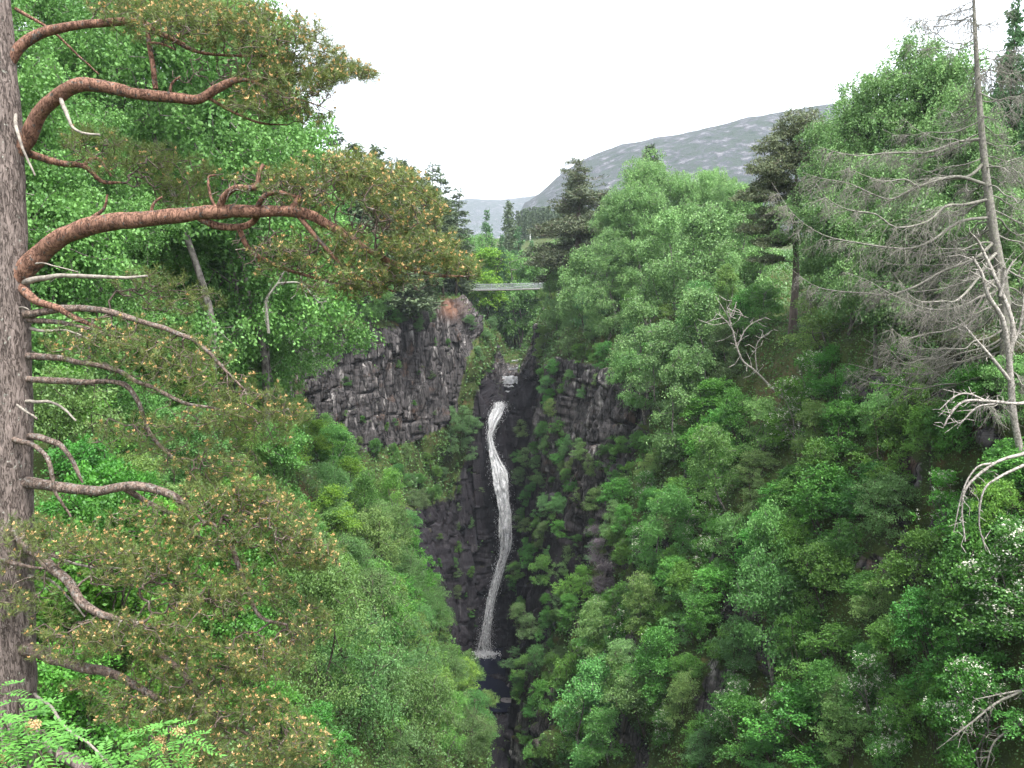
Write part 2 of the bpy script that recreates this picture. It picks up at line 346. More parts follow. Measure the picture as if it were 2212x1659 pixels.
def blocks(cw, ch, seed, amp, mix):
    c = np.floor(bx/cw+.8*vnoise(G*np.array([1, 1, .25])/4.0, seed+1)); sh = _hash(c, c*0, c*0, seed)
    r = np.floor(G[..., 2]/ch+sh+.3*vnoise(G/3.0, seed+2))
    e = np.zeros_like(c); e[1:] = np.maximum(e[1:], c[1:] != c[:-1]); e[:, 1:] = np.maximum(e[:, 1:], r[:, 1:] != r[:, :-1])
    return amp*((1-mix)*sh+mix*_hash(c, r, c*0, seed+9)-.5-.28*e)
bl = blocks(4.3, 15, 11, 4.6, .4)+blocks(1.9, 7.5, 12, 2.6, .42)+blocks(.8, 2.8, 13, 1.1, .55)
edge = sst(T2, .5, 2)*(1-sst(T2, 13, 14.5))*sst(Y2, -18, -10)
G = G+NG*(h*edge+bl*np.clip(rock, 0, 1))[..., None]
NG = gnorm(G)
R_, C_ = G.shape[:2]
mossn = fbm(G/2.2, 21, 4)
ledge = sst(NG[..., 2], .42, .7)
veg = np.clip(1-rock*1.25+ledge*.65*sst(mossn, -.05, .1), 0, 1)
wet_shaded = np.maximum(head, sst(G[..., 2]*-1, 23, 34)*(Y2 > 95))  # wet rock round the falls, plus gorge shade painted in with depth
earth = .5*np.exp(-(((G[..., 0]-20.5)/3.2)**2+((G[..., 1]-71)/4)**2+((G[..., 2]+9)/3.5)**2))*(fbm(G/1.3, 19, 3)+.6)+np.exp(-(((G[..., 0]+10.5)/2.4)**2+((G[..., 1]-154)/6)**2+((G[..., 2]+5)/1.6)**2))
idx = np.arange(R_*C_).reshape(R_, C_)
FQ = np.stack([idx[:-1, :-1], idx[:-1, 1:], idx[1:, 1:], idx[1:, :-1]], -1).reshape(-1, 4)
tmb = MB(); tmb.add(G.reshape(-1, 3), FQ, veg.ravel())
def terrain_mat():
    m, nt, out = new_mat('gorge_rock_and_soil'); L = nt.links; N = nt.nodes.new
    tc = N('ShaderNodeTexCoord'); P = tc.outputs['Object']
    def noise(scale, det=6, rough=.6, vec=P, dist=0):
        n = N('ShaderNodeTexNoise'); n.inputs['Scale'].default_value = scale; n.inputs['Detail'].default_value = det; n.inputs['Roughness'].default_value = rough
        n.inputs['Distortion'].default_value = dist; L.new(vec, n.inputs['Vector']); return n.outputs[0]
    def ramp(x, a, b, ca=(0, 0, 0), cb=(1, 1, 1)):
        r = N('ShaderNodeValToRGB'); r.color_ramp.elements[0].position = a; r.color_ramp.elements[1].position = b
        r.color_ramp.elements[0].color = (*ca, 1); r.color_ramp.elements[1].color = (*cb, 1); L.new(x, r.inputs[0]); return r.outputs[0]
    def mix(f, a, b, mode='MIX'):
        x = N('ShaderNodeMix'); x.data_type = 'RGBA'; x.blend_type = mode
        if hasattr(f, 'links'): L.new(f, x.inputs[0])
        else: x.inputs[0].default_value = f
        for s, i in ((a, 6), (b, 7)):
            if hasattr(s, 'links'): L.new(s, x.inputs[i])
            else: x.inputs[i].default_value = (*s, 1)
        return x.outputs[2]
    mp = N('ShaderNodeMapping'); mp.inputs['Scale'].default_value = (1, 1, .22); L.new(P, mp.inputs[0])
    mp2 = N('ShaderNodeMapping'); mp2.inputs['Scale'].default_value = (.25, .25, 2.2); L.new(P, mp2.inputs[0])
    rockc = ramp(noise(1.2, 8, .75, mp.outputs[0]), .30, .70, (.015, .0135, .014), (.120, .109, .108))
    streak = ramp(noise(.9, 5, .6, mp.outputs[0]), .58, .68)
    rockc = mix(streak, rockc, (.30, .28, .27))
    rust = ramp(noise(.35, 4, .6), .58, .68); rockc = mix(rust, rockc, (.085, .055, .042))
    for sc_, dk in ((.8, .10), (2.2, .30)):
        v_ = N('ShaderNodeTexVoronoi'); v_.feature = 'DISTANCE_TO_EDGE'; v_.inputs['Scale'].default_value = sc_
        m4 = N('ShaderNodeMapping'); m4.inputs['Scale'].default_value = (1, 1, .20); wv = N('ShaderNodeVectorMath'); wv.operation = 'ADD'
        nz = N('ShaderNodeTexNoise'); nz.inputs['Scale'].default_value = 1.2; L.new(P, nz.inputs['Vector']); L.new(P, wv.inputs[0]); sv = N('ShaderNodeVectorMath'); sv.operation = 'SCALE'; sv.inputs[3].default_value = .35; L.new(nz.outputs[1], sv.inputs[0]); L.new(sv.outputs[0], wv.inputs[1])
        L.new(wv.outputs[0], m4.inputs[0]); L.new(m4.outputs[0], v_.inputs['Vector'])
        rockc = mix(1.0, rockc, ramp(v_.outputs[0], .0, .085, (dk, dk, dk), (1, 1, 1)), 'MULTIPLY')
    at = N('ShaderNodeAttribute'); at.attribute_name = 'wet_shaded'
    rockc = mix(at.outputs['Fac'], rockc, mix(.86, rockc, (.010, .008, .012)))  # damp rock and the shade of the deep walls, both darkened in colour
    moss = ramp(noise(.8, 6, .7), .3, .7, (.016, .032, .008), (.060, .082, .016))
    brown = ramp(noise(.45, 6, .7), .56, .70); moss = mix(brown, moss, (.085, .050, .022))
    va = N('ShaderNodeAttribute'); va.attribute_name = 'tone'
    nn = noise(3.0, 5); ad = N('ShaderNodeMath'); ad.operation = 'ADD'; L.new(va.outputs['Fac'], ad.inputs[0]); L.new(nn, ad.inputs[1])
    f = ramp(ad.outputs[0], .82, 1.05)
    c = mix(f, rockc, moss)
    ea = N('ShaderNodeAttribute'); ea.attribute_name = 'earth'; c = mix(ea.outputs['Fac'], c, (.19, .095, .06))
    p = N('ShaderNodeBsdfPrincipled'); p.inputs['Roughness'].default_value = .85; p.inputs['Specular IOR Level'].default_value = .25; L.new(c, p.inputs['Base Color'])
    h1 = noise(2.2, 9, .7, mp.outputs[0]); h2 = noise(2.0, 7, .7, mp2.outputs[0])
    a2 = N('ShaderNodeMath'); a2.operation = 'ADD'; L.new(h1, a2.inputs[0]); L.new(h2, a2.inputs[1])
    b = N('ShaderNodeBump'); b.inputs['Strength'].default_value = .9; b.inputs['Distance'].default_value = .16
    L.new(a2.outputs[0], b.inputs['Height']); L.new(b.outputs[0], p.inputs['Normal']); L.new(p.outputs[0], out.inputs[0])
    return m
tme = tmb.mesh('gorge_terrain', terrain_mat())
for nm, arr in (('wet_shaded', wet_shaded), ('earth', earth)):
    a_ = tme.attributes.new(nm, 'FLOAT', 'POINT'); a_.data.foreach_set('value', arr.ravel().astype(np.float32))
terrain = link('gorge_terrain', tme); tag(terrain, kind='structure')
GV = G.reshape(-1, 3); VEG = veg.ravel()
BVH = BVHTree.FromPolygons([tuple(x) for x in GV.tolist()], FQ.tolist())
def hit(u, v):
    d = ray(u, v); r = BVH.ray_cast(Vector((0, 0, 0)), Vector(d).normalized())
    return r                                                   # loc, normal, index, dist
def drop(x, y, top=150):
    r = BVH.ray_cast(Vector((x, y, top)), Vector((0, 0, -1))); return r
def vegat(i): return float(VEG[FQ[i]].mean())

# distant hills: one polar sheet with real heights
def hills():
    m, nt, out = new_mat('hillside'); L = nt.links; N = nt.nodes.new
    tc = N('ShaderNodeTexCoord'); mp = N('ShaderNodeMapping'); mp.inputs['Scale'].default_value = (.045, .045, .050); L.new(tc.outputs['Object'], mp.inputs[0])
    n1 = N('ShaderNodeTexNoise'); n1.inputs['Scale'].default_value = 1.1; n1.inputs['Detail'].default_value = 10; n1.inputs['Roughness'].default_value = .72; L.new(mp.outputs[0], n1.inputs['Vector'])
    r = N('ShaderNodeValToRGB'); e = r.color_ramp.elements
    e[0].position = .36; e[0].color = (.010, .022, .012, 1); e[1].position = .68; e[1].color = (.21, .20, .21, 1)
    k = e.new(.46); k.color = (.030, .044, .026, 1); k = e.new(.53); k.color = (.036, .038, .046, 1)
    L.new(n1.outputs[0], r.inputs[0])
    p = N('ShaderNodeBsdfPrincipled'); p.inputs['Roughness'].default_value = .95; p.inputs['Specular IOR Level'].default_value = .1; L.new(r.outputs[0], p.inputs['Base Color'])
    b = N('ShaderNodeBump'); b.inputs['Distance'].default_value = 12; b.inputs['Strength'].default_value = .8; L.new(n1.outputs[0], b.inputs['Height']); L.new(b.outputs[0], p.inputs['Normal'])
    L.new(p.outputs[0], out.inputs[0])
    def build(name, az, rr, H, foot, ridge, seed, rough, base=-5.0):
        A, Rr = np.meshgrid(az, rr, indexing='ij')
        s = sst(Rr, foot, ridge); back = 1-.55*sst(Rr, ridge*1.02, ridge*1.9)
        z = base+H(A)*(.28*s+.72*s**1.6)*back
        Pp = np.stack([np.sin(A)*Rr, np.cos(A)*Rr, z], -1)
        z = z+fbm(Pp*np.array([1, 1, 0])/180, seed, 6)*rough*s+fbm(Pp*np.array([1, 1, 0])/45, seed+3, 4)*rough*.3*s
        Pp[..., 2] = z
        mb = MB(); n, k = A.shape; ix = np.arange(n*k).reshape(n, k)
        mb.add(Pp.reshape(-1, 3), np.stack([ix[:-1, :-1], ix[1:, :-1], ix[1:, 1:], ix[:-1, 1:]], -1).reshape(-1, 4))
        o = link(name, mb.mesh(name, m, True)); tag(o, kind='structure'); return o
    pts = [(380, 210), (455, 203), (505, 207), (522, 206), (545, 190), (565, 174), (590, 162), (620, 150), (655, 141), (700, 130), (745, 121), (790, 114), (850, 106), (930, 104), (1024, 112), (1200, 130), (1500, 190)]
    RID = 1700
    azs = []; hh = []
    for u, v in pts:
        d = ray(u, v); azs.append(math.atan2(d[0], d[1])); hh.append(d[2]/math.hypot(d[0], d[1])*RID+5)
    azs = np.array(azs); hh = np.array(hh)
    hh2 = np.where(azs < azs[3]-.002, 10, hh)                   # the near hill ends where it dips behind the far one
    rr = np.concatenate([np.linspace(380, 700, 14)[:-1], np.linspace(700, 1800, 150), np.linspace(1850, 4000, 16)])
    build('hill', np.linspace(math.radians(-70), math.radians(80), 520), rr, lambda a: np.interp(a, azs, hh2), 800, RID, 41, 26)
    far = [(380, 214), (420, 205), (470, 199), (500, 200), (530, 196), (560, 190), (640, 200), (900, 215)]
    az2 = []; h2 = []
    for u, v in far:
        d = ray(u, v); az2.append(math.atan2(d[0], d[1])); h2.append(d[2]/math.hypot(d[0], d[1])*3600+20)
    build('far_hill', np.linspace(math.radians(-60), math.radians(60), 260), np.linspace(2000, 6500, 60), lambda a: np.interp(a, az2, h2), 2200, 3600, 77, 30, -20.0)
hills()

# ------------------------------------------------------------------ tree prototypes
def broad(seed, H, R, zmin=.3, lobes=12, nC=170, K=34, rc=.35, L=.13, W=.08, droop=0., stems=1, mat='birch', bark='bark_birch', r0=.12, blossom=0, flat=.35, lean=0., top=1.0, round_=.6):
    rng = np.random.default_rng(seed)
    tmb, cmb, bmb = MB(), MB(), MB()
    base = []; allst = []
    for s in range(stems):
        a = rng.uniform(0, 6.28); sp = (.12 if stems == 1 else .55)*R
        pts = [np.array([math.cos(a), math.sin(a), 0])*.06*s]
        for q in (.25, .5, .75, 1.0):
            pts.append(np.array([math.cos(a)*sp*q+lean*R*q*q, math.sin(a)*sp*q, H*q*(.93 if s == 0 else rng.uniform(.6, .9))])+rng.normal(size=3)*np.array([1, 1, 0])*.03*H)
        sp_ = spline(pts, 5); allst.append(sp_)
    # lobes of the crown
    lc = []
    for k in range(lobes):
        hq = zmin+(1-zmin)*rng.uniform(0, 1)**.9
        prof = math.sin(math.pi*min(1, max(0, (hq-zmin)/(1-zmin)))**round_)**.7 if hq > zmin else .5
        a = rng.uniform(0, 6.28); rr = R*prof*rng.uniform(.35, .85)
        lc.append((math.cos(a)*rr+lean*R*hq*hq, math.sin(a)*rr, hq*H*.96, R*rng.uniform(.20, .50)))
    lc.append((lean*R+.1*R, .1*R, H*.93*top, R*.17)); lc.append((lean*R-.2*R, 0, H*.84*top, R*.26))
    lc = np.array(lc); wt = lc[:, 3]**2; wt /= wt.sum()
    pick = rng.choice(len(lc), nC, p=wt); dirn = norm(rng.normal(size=(nC, 3))); dirn[:, 2] = dirn[:, 2]*.8+.12
    C = lc[pick, :3]+dirn*(lc[pick, 3]*rng.uniform(.25, 1.0, nC)**.5)[:, None]*np.array([1, 1, .75])
    C[:, 2] = np.maximum(C[:, 2], zmin*H*.5)
    bases = np.concatenate([s[2:] for s in allst])
    per = [[] for _ in allst]
    for c in C:
        dd = [np.min(np.sum((s-c)**2, 1)) for s in allst]; per[int(np.argmin(dd))].append(c)
    for s, cs in zip(allst, per):
        rad = np.linspace(r0*(1 if stems == 1 else .7), .015, len(s)); tube(tmb, s, rad, 7, bump=.12, seed=seed)
        if cs:
            N, par, tip = attach(s[3:], np.array(cs), seg=.5*R, sag=-.03, rng=rng)
            c = pipe(par, len(s)-3); n0 = len(s)-3
            i = np.arange(n0, len(N)); rr = np.minimum(.006+.0085*np.sqrt(c), .5*r0)
            segs(tmb, N[par[i]], N[i], rr[i]*1.15, rr[i], 3)
    n = nC*K; ci = np.repeat(np.arange(nC), K); ctone = rng.uniform(0, 1, nC)[ci]
    ns = 6; out_ = norm(np.stack([C[:, 0]-lean*R*.4, C[:, 1], .35*(C[:, 2]-zmin*H*.6)], 1))
    sd = norm(out_[:, None]*.75+rng.normal(size=(nC, ns, 3))*np.array([.75, .75, .38])+np.array([0, 0, .08]))
    sl = rc*rng.uniform(1.2, 3.4, (nC, ns)); st = rng.integers(0, ns, n); tq = rng.uniform(0, 1, n)**.8
    d_ = sd[ci, st]; l_ = sl[ci, st]; sdv = norm(np.cross(d_, [0, 0, 1.0]))
    lat = rng.uniform(-1, 1, n)*.24*l_*(1.1-tq)
    P = C[ci]+d_*(l_*tq)[:, None]+sdv*lat[:, None]+rng.normal(size=(n, 3))*np.array([.03, .03, .035]); P[:, 2] -= .28*l_*tq*tq
    Dr = norm(d_*.6+sdv*(np.sign(lat)*.7)[:, None]+rng.normal(size=(n, 3))*.45+np.array([0, 0, -.12]))
    if droop > 0:
        st = rng.integers(0, 7, n); so = rng.normal(size=(nC, 7, 2))*rc*1.1
        dz = rng.uniform(0, 1, n)
        ln = (droop*rng.uniform(.4, 1.2, (nC, 7)))[ci, st]
        P = C[ci]+np.concatenate([so[ci, st]*(.45+.55*dz[:, None]), -(dz*ln)[:, None]+.1], 1)+rng.normal(size=(n, 3))*.07
        Dr = norm(rng.normal(size=(n, 3))*.7+np.array([0, 0, -.7]))
    tone = np.clip(.5*ctone+.5*rng.uniform(0, 1, n), 0, 1)
    sz = rng.uniform(.7, 1.25, n)
    leaves(cmb, P, Dr, L*sz, W*sz, rng, tone, flat)
    if blossom:
        up = C[C[:, 2] > np.quantile(C[:, 2], .25)]; sel = up[rng.integers(0, len(up), blossom)]+norm(rng.normal(size=(blossom, 3))+[0, 0, .6])*rc*1.5
        for _ in range(9):
            leaves(bmb, sel+rng.normal(size=sel.shape)*.05, rng.normal(size=sel.shape)+[0, 0, .5], .07, .065, rng, rng.uniform(0, 1, len(sel)), .7)
    return [('trunk', tmb.mesh('trunk', M[bark], True)), ('crown', cmb.mesh('crown', M[mat]))] + ([('blossom', bmb.mesh('blossom', M['blossom']))] if blossom else [])

def conifer(seed, H, R, zmin=.12, whorls=22, nb=7, mat='spruce', bark='bark_dark', K=46, droop=.25, gap=0., L=.28, W=.07, power=.9, r0=.16):
    rng = np.random.default_rng(seed); tmb, cmb = MB(), MB()
    tr = spline([np.array([rng.normal()*.01*H*q, rng.normal()*.01*H*q, H*q]) for q in (0, .3, .6, 1)], 6)
    tube(tmb, tr, np.linspace(r0, .02, len(tr)), 7, bump=.1)
    P, Dr, T = [], [], []; A0, A1, Ra = [], [], []
    for wv in range(whorls):
        q = zmin+(1-zmin)*(wv+rng.uniform(-.3, .3))/whorls; z = q*H
        rad = R*max(0.04, (1-(q-zmin)/(1-zmin)))**power
        for b in range(nb):
            if rng.uniform() < gap: continue
            a = rng.uniform(0, 6.28); ln = rad*rng.uniform(.6, 1.12)
            h = np.array([math.cos(a), math.sin(a), 0]); s = np.linspace(0, 1, 5)
            br = h*ln*s[:, None]+np.array([0, 0, 1])*(z+ln*(.10*s-droop*s*s+.12*s**4))[:, None]
            A0 += list(br[:-1]); A1 += list(br[1:]); Ra += [.03*ln/R+.008]*4
            k = max(6, int(K*ln/R)); t = rng.uniform(.15, 1, k)**.8
            c = np.array([np.interp(t, s, br[:, j]) for j in range(3)]).T
            side = np.cross(h, [0, 0, 1]); wd = .30*ln*(1.1-t)*rng.uniform(-1, 1, k)
            c = c+side*wd[:, None]+rng.normal(size=(k, 3))*.04*R; c[:, 2] -= rng.uniform(0, .10, k)*ln
            P.append(c); Dr.append(h*.7+side*np.sign(wd)[:, None]*.8+rng.normal(size=(k, 3))*.45+np.array([0, 0, -.15])); T.append(np.clip(rng.uniform(0, 1, k)*.7+.3*rng.uniform(), 0, 1))
    segs(tmb, A0, A1, np.array(Ra), np.array(Ra)*.7, 3)
    P = np.concatenate(P); Dr = np.concatenate(Dr); T = np.concatenate(T); n = len(P); sz = rng.uniform(.7, 1.3, n)
    leaves(cmb, P, Dr, L*sz, W*sz, rng, T, .5)
    leaves(cmb, P+rng.normal(size=P.shape)*.08, Dr+rng.normal(size=P.shape)*.9, L*.8*sz, W*sz, rng, T, .1)
    return [('trunk', tmb.mesh('trunk', M[bark], True)), ('crown', cmb.mesh('crown', M[mat]))]

def scots(seed, H, pads, K=22, L=.22, W=.06, dead=True, mat='pine', r0=.34):
    """pads: (dx, dy, z, rx, rz) flat layers of needles on bare limbs"""
    rng = np.random.default_rng(seed); tmb, cmb = MB(), MB()
    tr = spline([[0, 0, -.5], [.15, 0, H*.3], [-.1, .1, H*.6], [.05, 0, H*.93]], 8)
    tube(tmb, tr, np.linspace(r0, .05, len(tr)), 9, bump=.12)
    tg = []; nrm = []
    for dx, dy, z, rx, rz in pads:
        n = int(60*rx*rx); a = norm(rng.normal(size=(n, 3)))*rng.uniform(0, 1, n)[:, None]**.4
        a[:, 2] = np.abs(a[:, 2])*1.0-.25
        tg.append(np.array([dx, dy, z])+a*np.array([rx, rx, rz*2.0])+np.array([0, 0, .5*rx*0])+fbm(a*2+dx, seed, 2)[:, None]*np.array([1.5, 1.5, .8]))
    tg = np.concatenate(tg)
    N, par, tip = attach(tr[8:], tg, seg=.7, sag=.05, rng=rng, jit=.06)
    n0 = len(tr)-8; c = pipe(par, n0); i = np.arange(n0, len(N)); rr = np.minimum(.007+.009*np.sqrt(c), .11)
    segs(tmb, N[par[i]], N[i], rr[i]*1.15, rr[i], 4)
    tips = N[tip]; ci = np.repeat(np.arange(len(tips)), K); n = len(ci)
    P = tips[ci]+rng.normal(size=(n, 3))*np.array([.14, .14, .07]); Dr = norm(rng.normal(size=(n, 3))+np.array([0, 0, .7]))
    tone = np.clip(rng.uniform(0, 1, len(tips))[ci]*.5+rng.uniform(0, 1, n)*.5, 0, 1)
    leaves(cmb, P, Dr, L, W, rng, tone, .1)
    return [('trunk', tmb.mesh('trunk', M[bark_sc], True)), ('crown', cmb.mesh('crown', M[mat]))]
bark_sc = 'bark_pine_far'

PROTO = {}
def protos():
    P = PROTO
    for k in range(3):
        P['birch%d' % k] = broad(10+k, 10, 2.8, .2, 20, 230, 42, .34, .20, .13, 1.25, 1, 'birch', 'bark_birch', .13)
    for k in range(2):
        P['nbirch%d' % k] = broad(15+k, 10, 2.7, .22, 20, 260, 84, .34, .115, .080, .7, 1, 'birch', 'bark_birch', .13)
    for k in range(3):
        P['tbirch%d' % k] = broad(100+k, 18, 4.6, .14, 40, 560, 88, .42, .15, .10, .9, 1, 'birch', 'bark_birch', .2)
    for k in range(3):
        P['rbirch%d' % k] = broad(20+k, 7, 2.5, .15, 20, 240, 66, .28, .125, .085, .45, 2, 'birch', 'bark_birch', .10, flat=.3)
    for k in range(4):
        P['shrub%d' % k] = broad(30+k, 4.0, 1.9, .08, 20, 240, 54, .20, .105, .072, 0, 4, 'shrub', 'bark_dark', .06, flat=.45)
    for k in range(3):
        P['willow%d' % k] = broad(40+k, 4.6, 2.1, .08, 20, 260, 46, .22, .115, .06, .15, 4, 'willow', 'bark_dark', .06, flat=.3)
    for k in range(2):
        P['sallow%d' % k] = broad(46+k, 7, 2.9, .12, 24, 330, 76, .30, .12, .05, .55, 3, 'willow', 'bark_dark', .09, flat=.3)
    for k in range(2):
        P['blossom%d' % k] = broad(50+k, 4.2, 1.8, .1, 18, 220, 44, .21, .115, .08, 0, 3, 'shrub', 'bark_birch', .06, 210, flat=.4)
    for k in range(2):
        P['lime%d' % k] = broad(60+k, 6, 2.4, .2, 18, 210, 60, .30, .13, .10, 0, 2, 'lime', 'bark_dark', .09, flat=.6)
    for k in range(2):
        P['spruce%d' % k] = conifer(70+k, 16, 4.0, .08, 30, 9, 'spruce', K=80, L=.42, W=.13)
    for k in range(2):
        P['thin%d' % k] = conifer(75+k, 16, 2.6, .25, 20, 6, 'spruce', 'bark_dark', K=62, gap=.28, droop=.1, power=.7, L=.40, W=.12)
    for k in range(2):
        P['larch%d' % k] = conifer(80+k, 15, 2.9, .12, 24, 7, 'larch', 'bark_dark', K=80, gap=.1, droop=.05, L=.36, W=.11)
    P['deadshrub0'] = broad(90, 4, 1.3, .1, 8, 130, 60, .3, .15, .018, .7, 2, 'deadtwig', 'bark_dead', .05)
    pads = [(0, 0, 17.0, 2.1, 1.2), (-.9, .2, 14.6, 1.5, .6), (.8, .2, 14.4, 1.4, .6), (-1.9, 0, 12.6, 1.5, .5), (-.7, -.5, 11.4, 1.2, .5), (.9, .5, 12.2, 1.4, .5), (-2.2, .3, 9.8, 1.5, .5), (1.2, 0, 10, 1.1, .5), (-2.4, -.3, 7.6, 1.2, .4), (3.0, -.3, 12.6, 1.0, .4), (-1.4, .3, 15.6, 1.9, .8), (1.6, -.3, 15.4, 1.8, .8), (-2.4, -.4, 13.6, 2.0, .7), (2.2, .4, 13.4, 1.7, .7),
            (-1.2, 1.2, 12.4, 1.9, .6), (-3.2, .2, 11.4, 1.7, .55), (2.4, -.6, 11.2, 1.6, .5), (-1.6, -1.2, 10.2, 1.8, .5), (-2.9, .6, 8.8, 1.6, .45), (1.8, .6, 9.0, 1.3, .4), (-1.5, -.8, 7.8, 1.5, .4), (-2.2, .2, 6.2, 1.3, .35)]
    P['scots0'] = scots(95, 18, pads)
    pads = [(0, 0, 11.5, 1.2, 1.3), (.9, .3, 9.8, 1.5, .8), (-1., .3, 9.2, 1.6, .8), (-2.2, .2, 7.2, 2.0, .8), (2.0, -.3, 7.2, 2.0, .8), (0, 1, 6.8, 2.0, .7), (-3, .2, 5.2, 1.9, .7), (2.6, .5, 5, 1.8, .7), (0, -1, 4.4, 2.2, .7), (-1.5, .2, 3, 1.9, .6)]
    P['scots1'] = scots(96, 12.5, pads)
protos()
KN = {'sallow': ('willow_tree', 'tree'), 'birch': ('birch', 'tree'), 'rbirch': ('birch', 'tree'), 'nbirch': ('birch', 'tree'), 'tbirch': ('birch', 'tree'), 'shrub': ('leafy_shrub', 'shrub'), 'willow': ('willow_shrub', 'shrub'), 'blossom': ('blossoming_shrub', 'shrub'),
      'lime': ('maple', 'tree'), 'spruce': ('spruce', 'tree'), 'thin': ('fir', 'tree'), 'larch': ('larch', 'tree'), 'deadshrub': ('dead_shrub', 'shrub'), 'scots': ('scots_pine', 'tree')}
TREES = []
RG = np.random.default_rng(5)
def plant(kind, p, s=1.0, tint=1.0, hue=(1, 1, 1), rot=None, lab=None, group=None, tilt=None, sz=None, var=None):
    ks = [k for k in PROTO if k.rstrip('0123456789') == kind]
    key = ks[(RG.integers(len(ks)) if var is None else var)]
    nm, cat = KN[kind]
    e = bpy.data.objects.new(nm, None); COL.objects.link(e); e.empty_display_size = .3
    e.location = [float(x) for x in p]
    tl = tilt if tilt is not None else (RG.normal()*.04, RG.normal()*.04)
    e.rotation_euler = (tl[0], tl[1], RG.uniform(0, 6.28) if rot is None else rot)
    e.scale = (s, s, s) if sz is None else ((s*sz[0], s*sz[0], s*sz[1]) if len(sz) == 2 else (s*sz[0], s*sz[1], s*sz[2]))
    t = tint*RG.uniform(.85, 1.15)
    for part, me in PROTO[key]:
        o = bpy.data.objects.new(part, me); COL.objects.link(o); o.parent = e
        if part == 'crown': o.color = (t*hue[0], t*hue[1], t*hue[2], 1)
    e['category'] = cat
    TREES.append(dict(o=e, kind=kind, p=np.array(p, float), s=s, lab=lab, group=group, h=s*max(v.co.z for v in PROTO[key][0][1].vertices[:400:7]) if False else s, tint=tint))
    return e
def at(u, v, x=None):
    r = hit(u, v); return np.array(r[0]) if r[0] is not None else None
def onground(u, Y):
    """foot of a tree seen in column u at distance Y"""
    x = ray(u, 300)[0]/ray(u, 300)[1]*Y
    r = drop(x, Y); return np.array(r[0])
def top_at(kind, u, vtop, Y, H0, smax=1.55, **kw):
    """tree whose top is seen at (u, vtop): stands on the ground at distance Y"""
    best = None
    for _ in range(14):
        g = onground(u, Y); t = U(u, vtop, Y); s = (t[2]-g[2]+.2)/H0
        if best is None or s < best[0]-.12: best = (s, g)
        if s <= smax: best = (s, g); break
        Y += 4
    s, g = best
    if kind in ('nbirch', 'birch') and s > 1.3: kind = 'tbirch'; s *= 10/18
    return plant(kind, g-np.array([0, 0, .2]), s, **kw)
#@@TREES
PLACED = []
# --- hero trees
top_at('scots', 793, 112, 75, 18.4, rot=0.2, var=0, sz=(1.12, 1), tint=1.3, lab='tall flat-topped Scots pine on the rim between the birches', tilt=(0, 0))
top_at('scots', 577, 163, 145, 12.8, var=1, lab='broad dark pine below the left end of the hill', sz=(1.55, 1), tilt=(0, 0))
top_at('spruce', 646, 142, 150, 16, lab='dark spruce tip rising behind the tallest birch', tint=.95, sz=(1.15, 1))
top_at('spruce', 580, 168, 165, 16, lab='narrow spruce just behind the broad dark pine', tint=1)
for (u, v, Y, k, lb) in [(346, 122, 118, 'thin', 'first dark conifer of the ridge, nearest the pine branch tip'), (362, 138, 122, 'spruce', 'second dark conifer down the ridge above the cliff'), (376, 143, 126, 'spruce', 'bushy third conifer down the ridge'),
                     (390, 152, 132, 'thin', 'fourth conifer down the ridge, thin-topped'), (404, 158, 137, 'spruce', 'fifth conifer down the ridge, dense'), (416, 166, 143, 'thin', 'sixth conifer down the ridge, gappy'),
                     (429, 160, 150, 'thin', 'tall bare-topped conifer near the end of the ridge'), (443, 170, 156, 'thin', 'thin open conifer second from the end of the ridge'), (456, 186, 164, 'thin', 'small ragged conifer ending the ridge above the bridge'), (410, 162, 150, 'spruce', 'dense conifer filling the ridge between two gappy ones'), (436, 176, 168, 'spruce', 'low dense conifer between the last tall bare-topped ones'), (449, 196, 172, 'spruce', 'short dense conifer above the left end of the bridge'),
                     (486, 200, 205, 'larch', 'pale larch behind the bridge under the far hill'), (510, 200, 245, 'spruce', 'dark pointed conifer behind the bridge'), (515, 214, 200, 'larch', 'green larch just above the middle of the bridge'), (530, 232, 205, 'larch', 'slim larch above the right-hand end of the bridge'), (497, 226, 195, 'larch', 'short larch between the two behind the bridge')]:
    top_at(k, u, v, Y, 16, smax=1.55 if u < 460 else 2.4, lab=lb, tint=1.05, sz=(1.25 if u < 460 else .85, 1))
top_at('larch', 1000, -18, 58, 15, smax=1.9, lab='tall larch against the sky behind the dead conifer', tint=.8, sz=(.75, 1))
top_at('larch', 986, 8, 64, 15, smax=1.9, lab='slim larch between the dead conifer trunk and the tallest larch', tint=1, sz=(.8, 1))
top_at('larch', 1034, 20, 54, 15, smax=1.9, lab='larch cut by the frame beside the tallest larch', tint=.8, sz=(.75, 1))
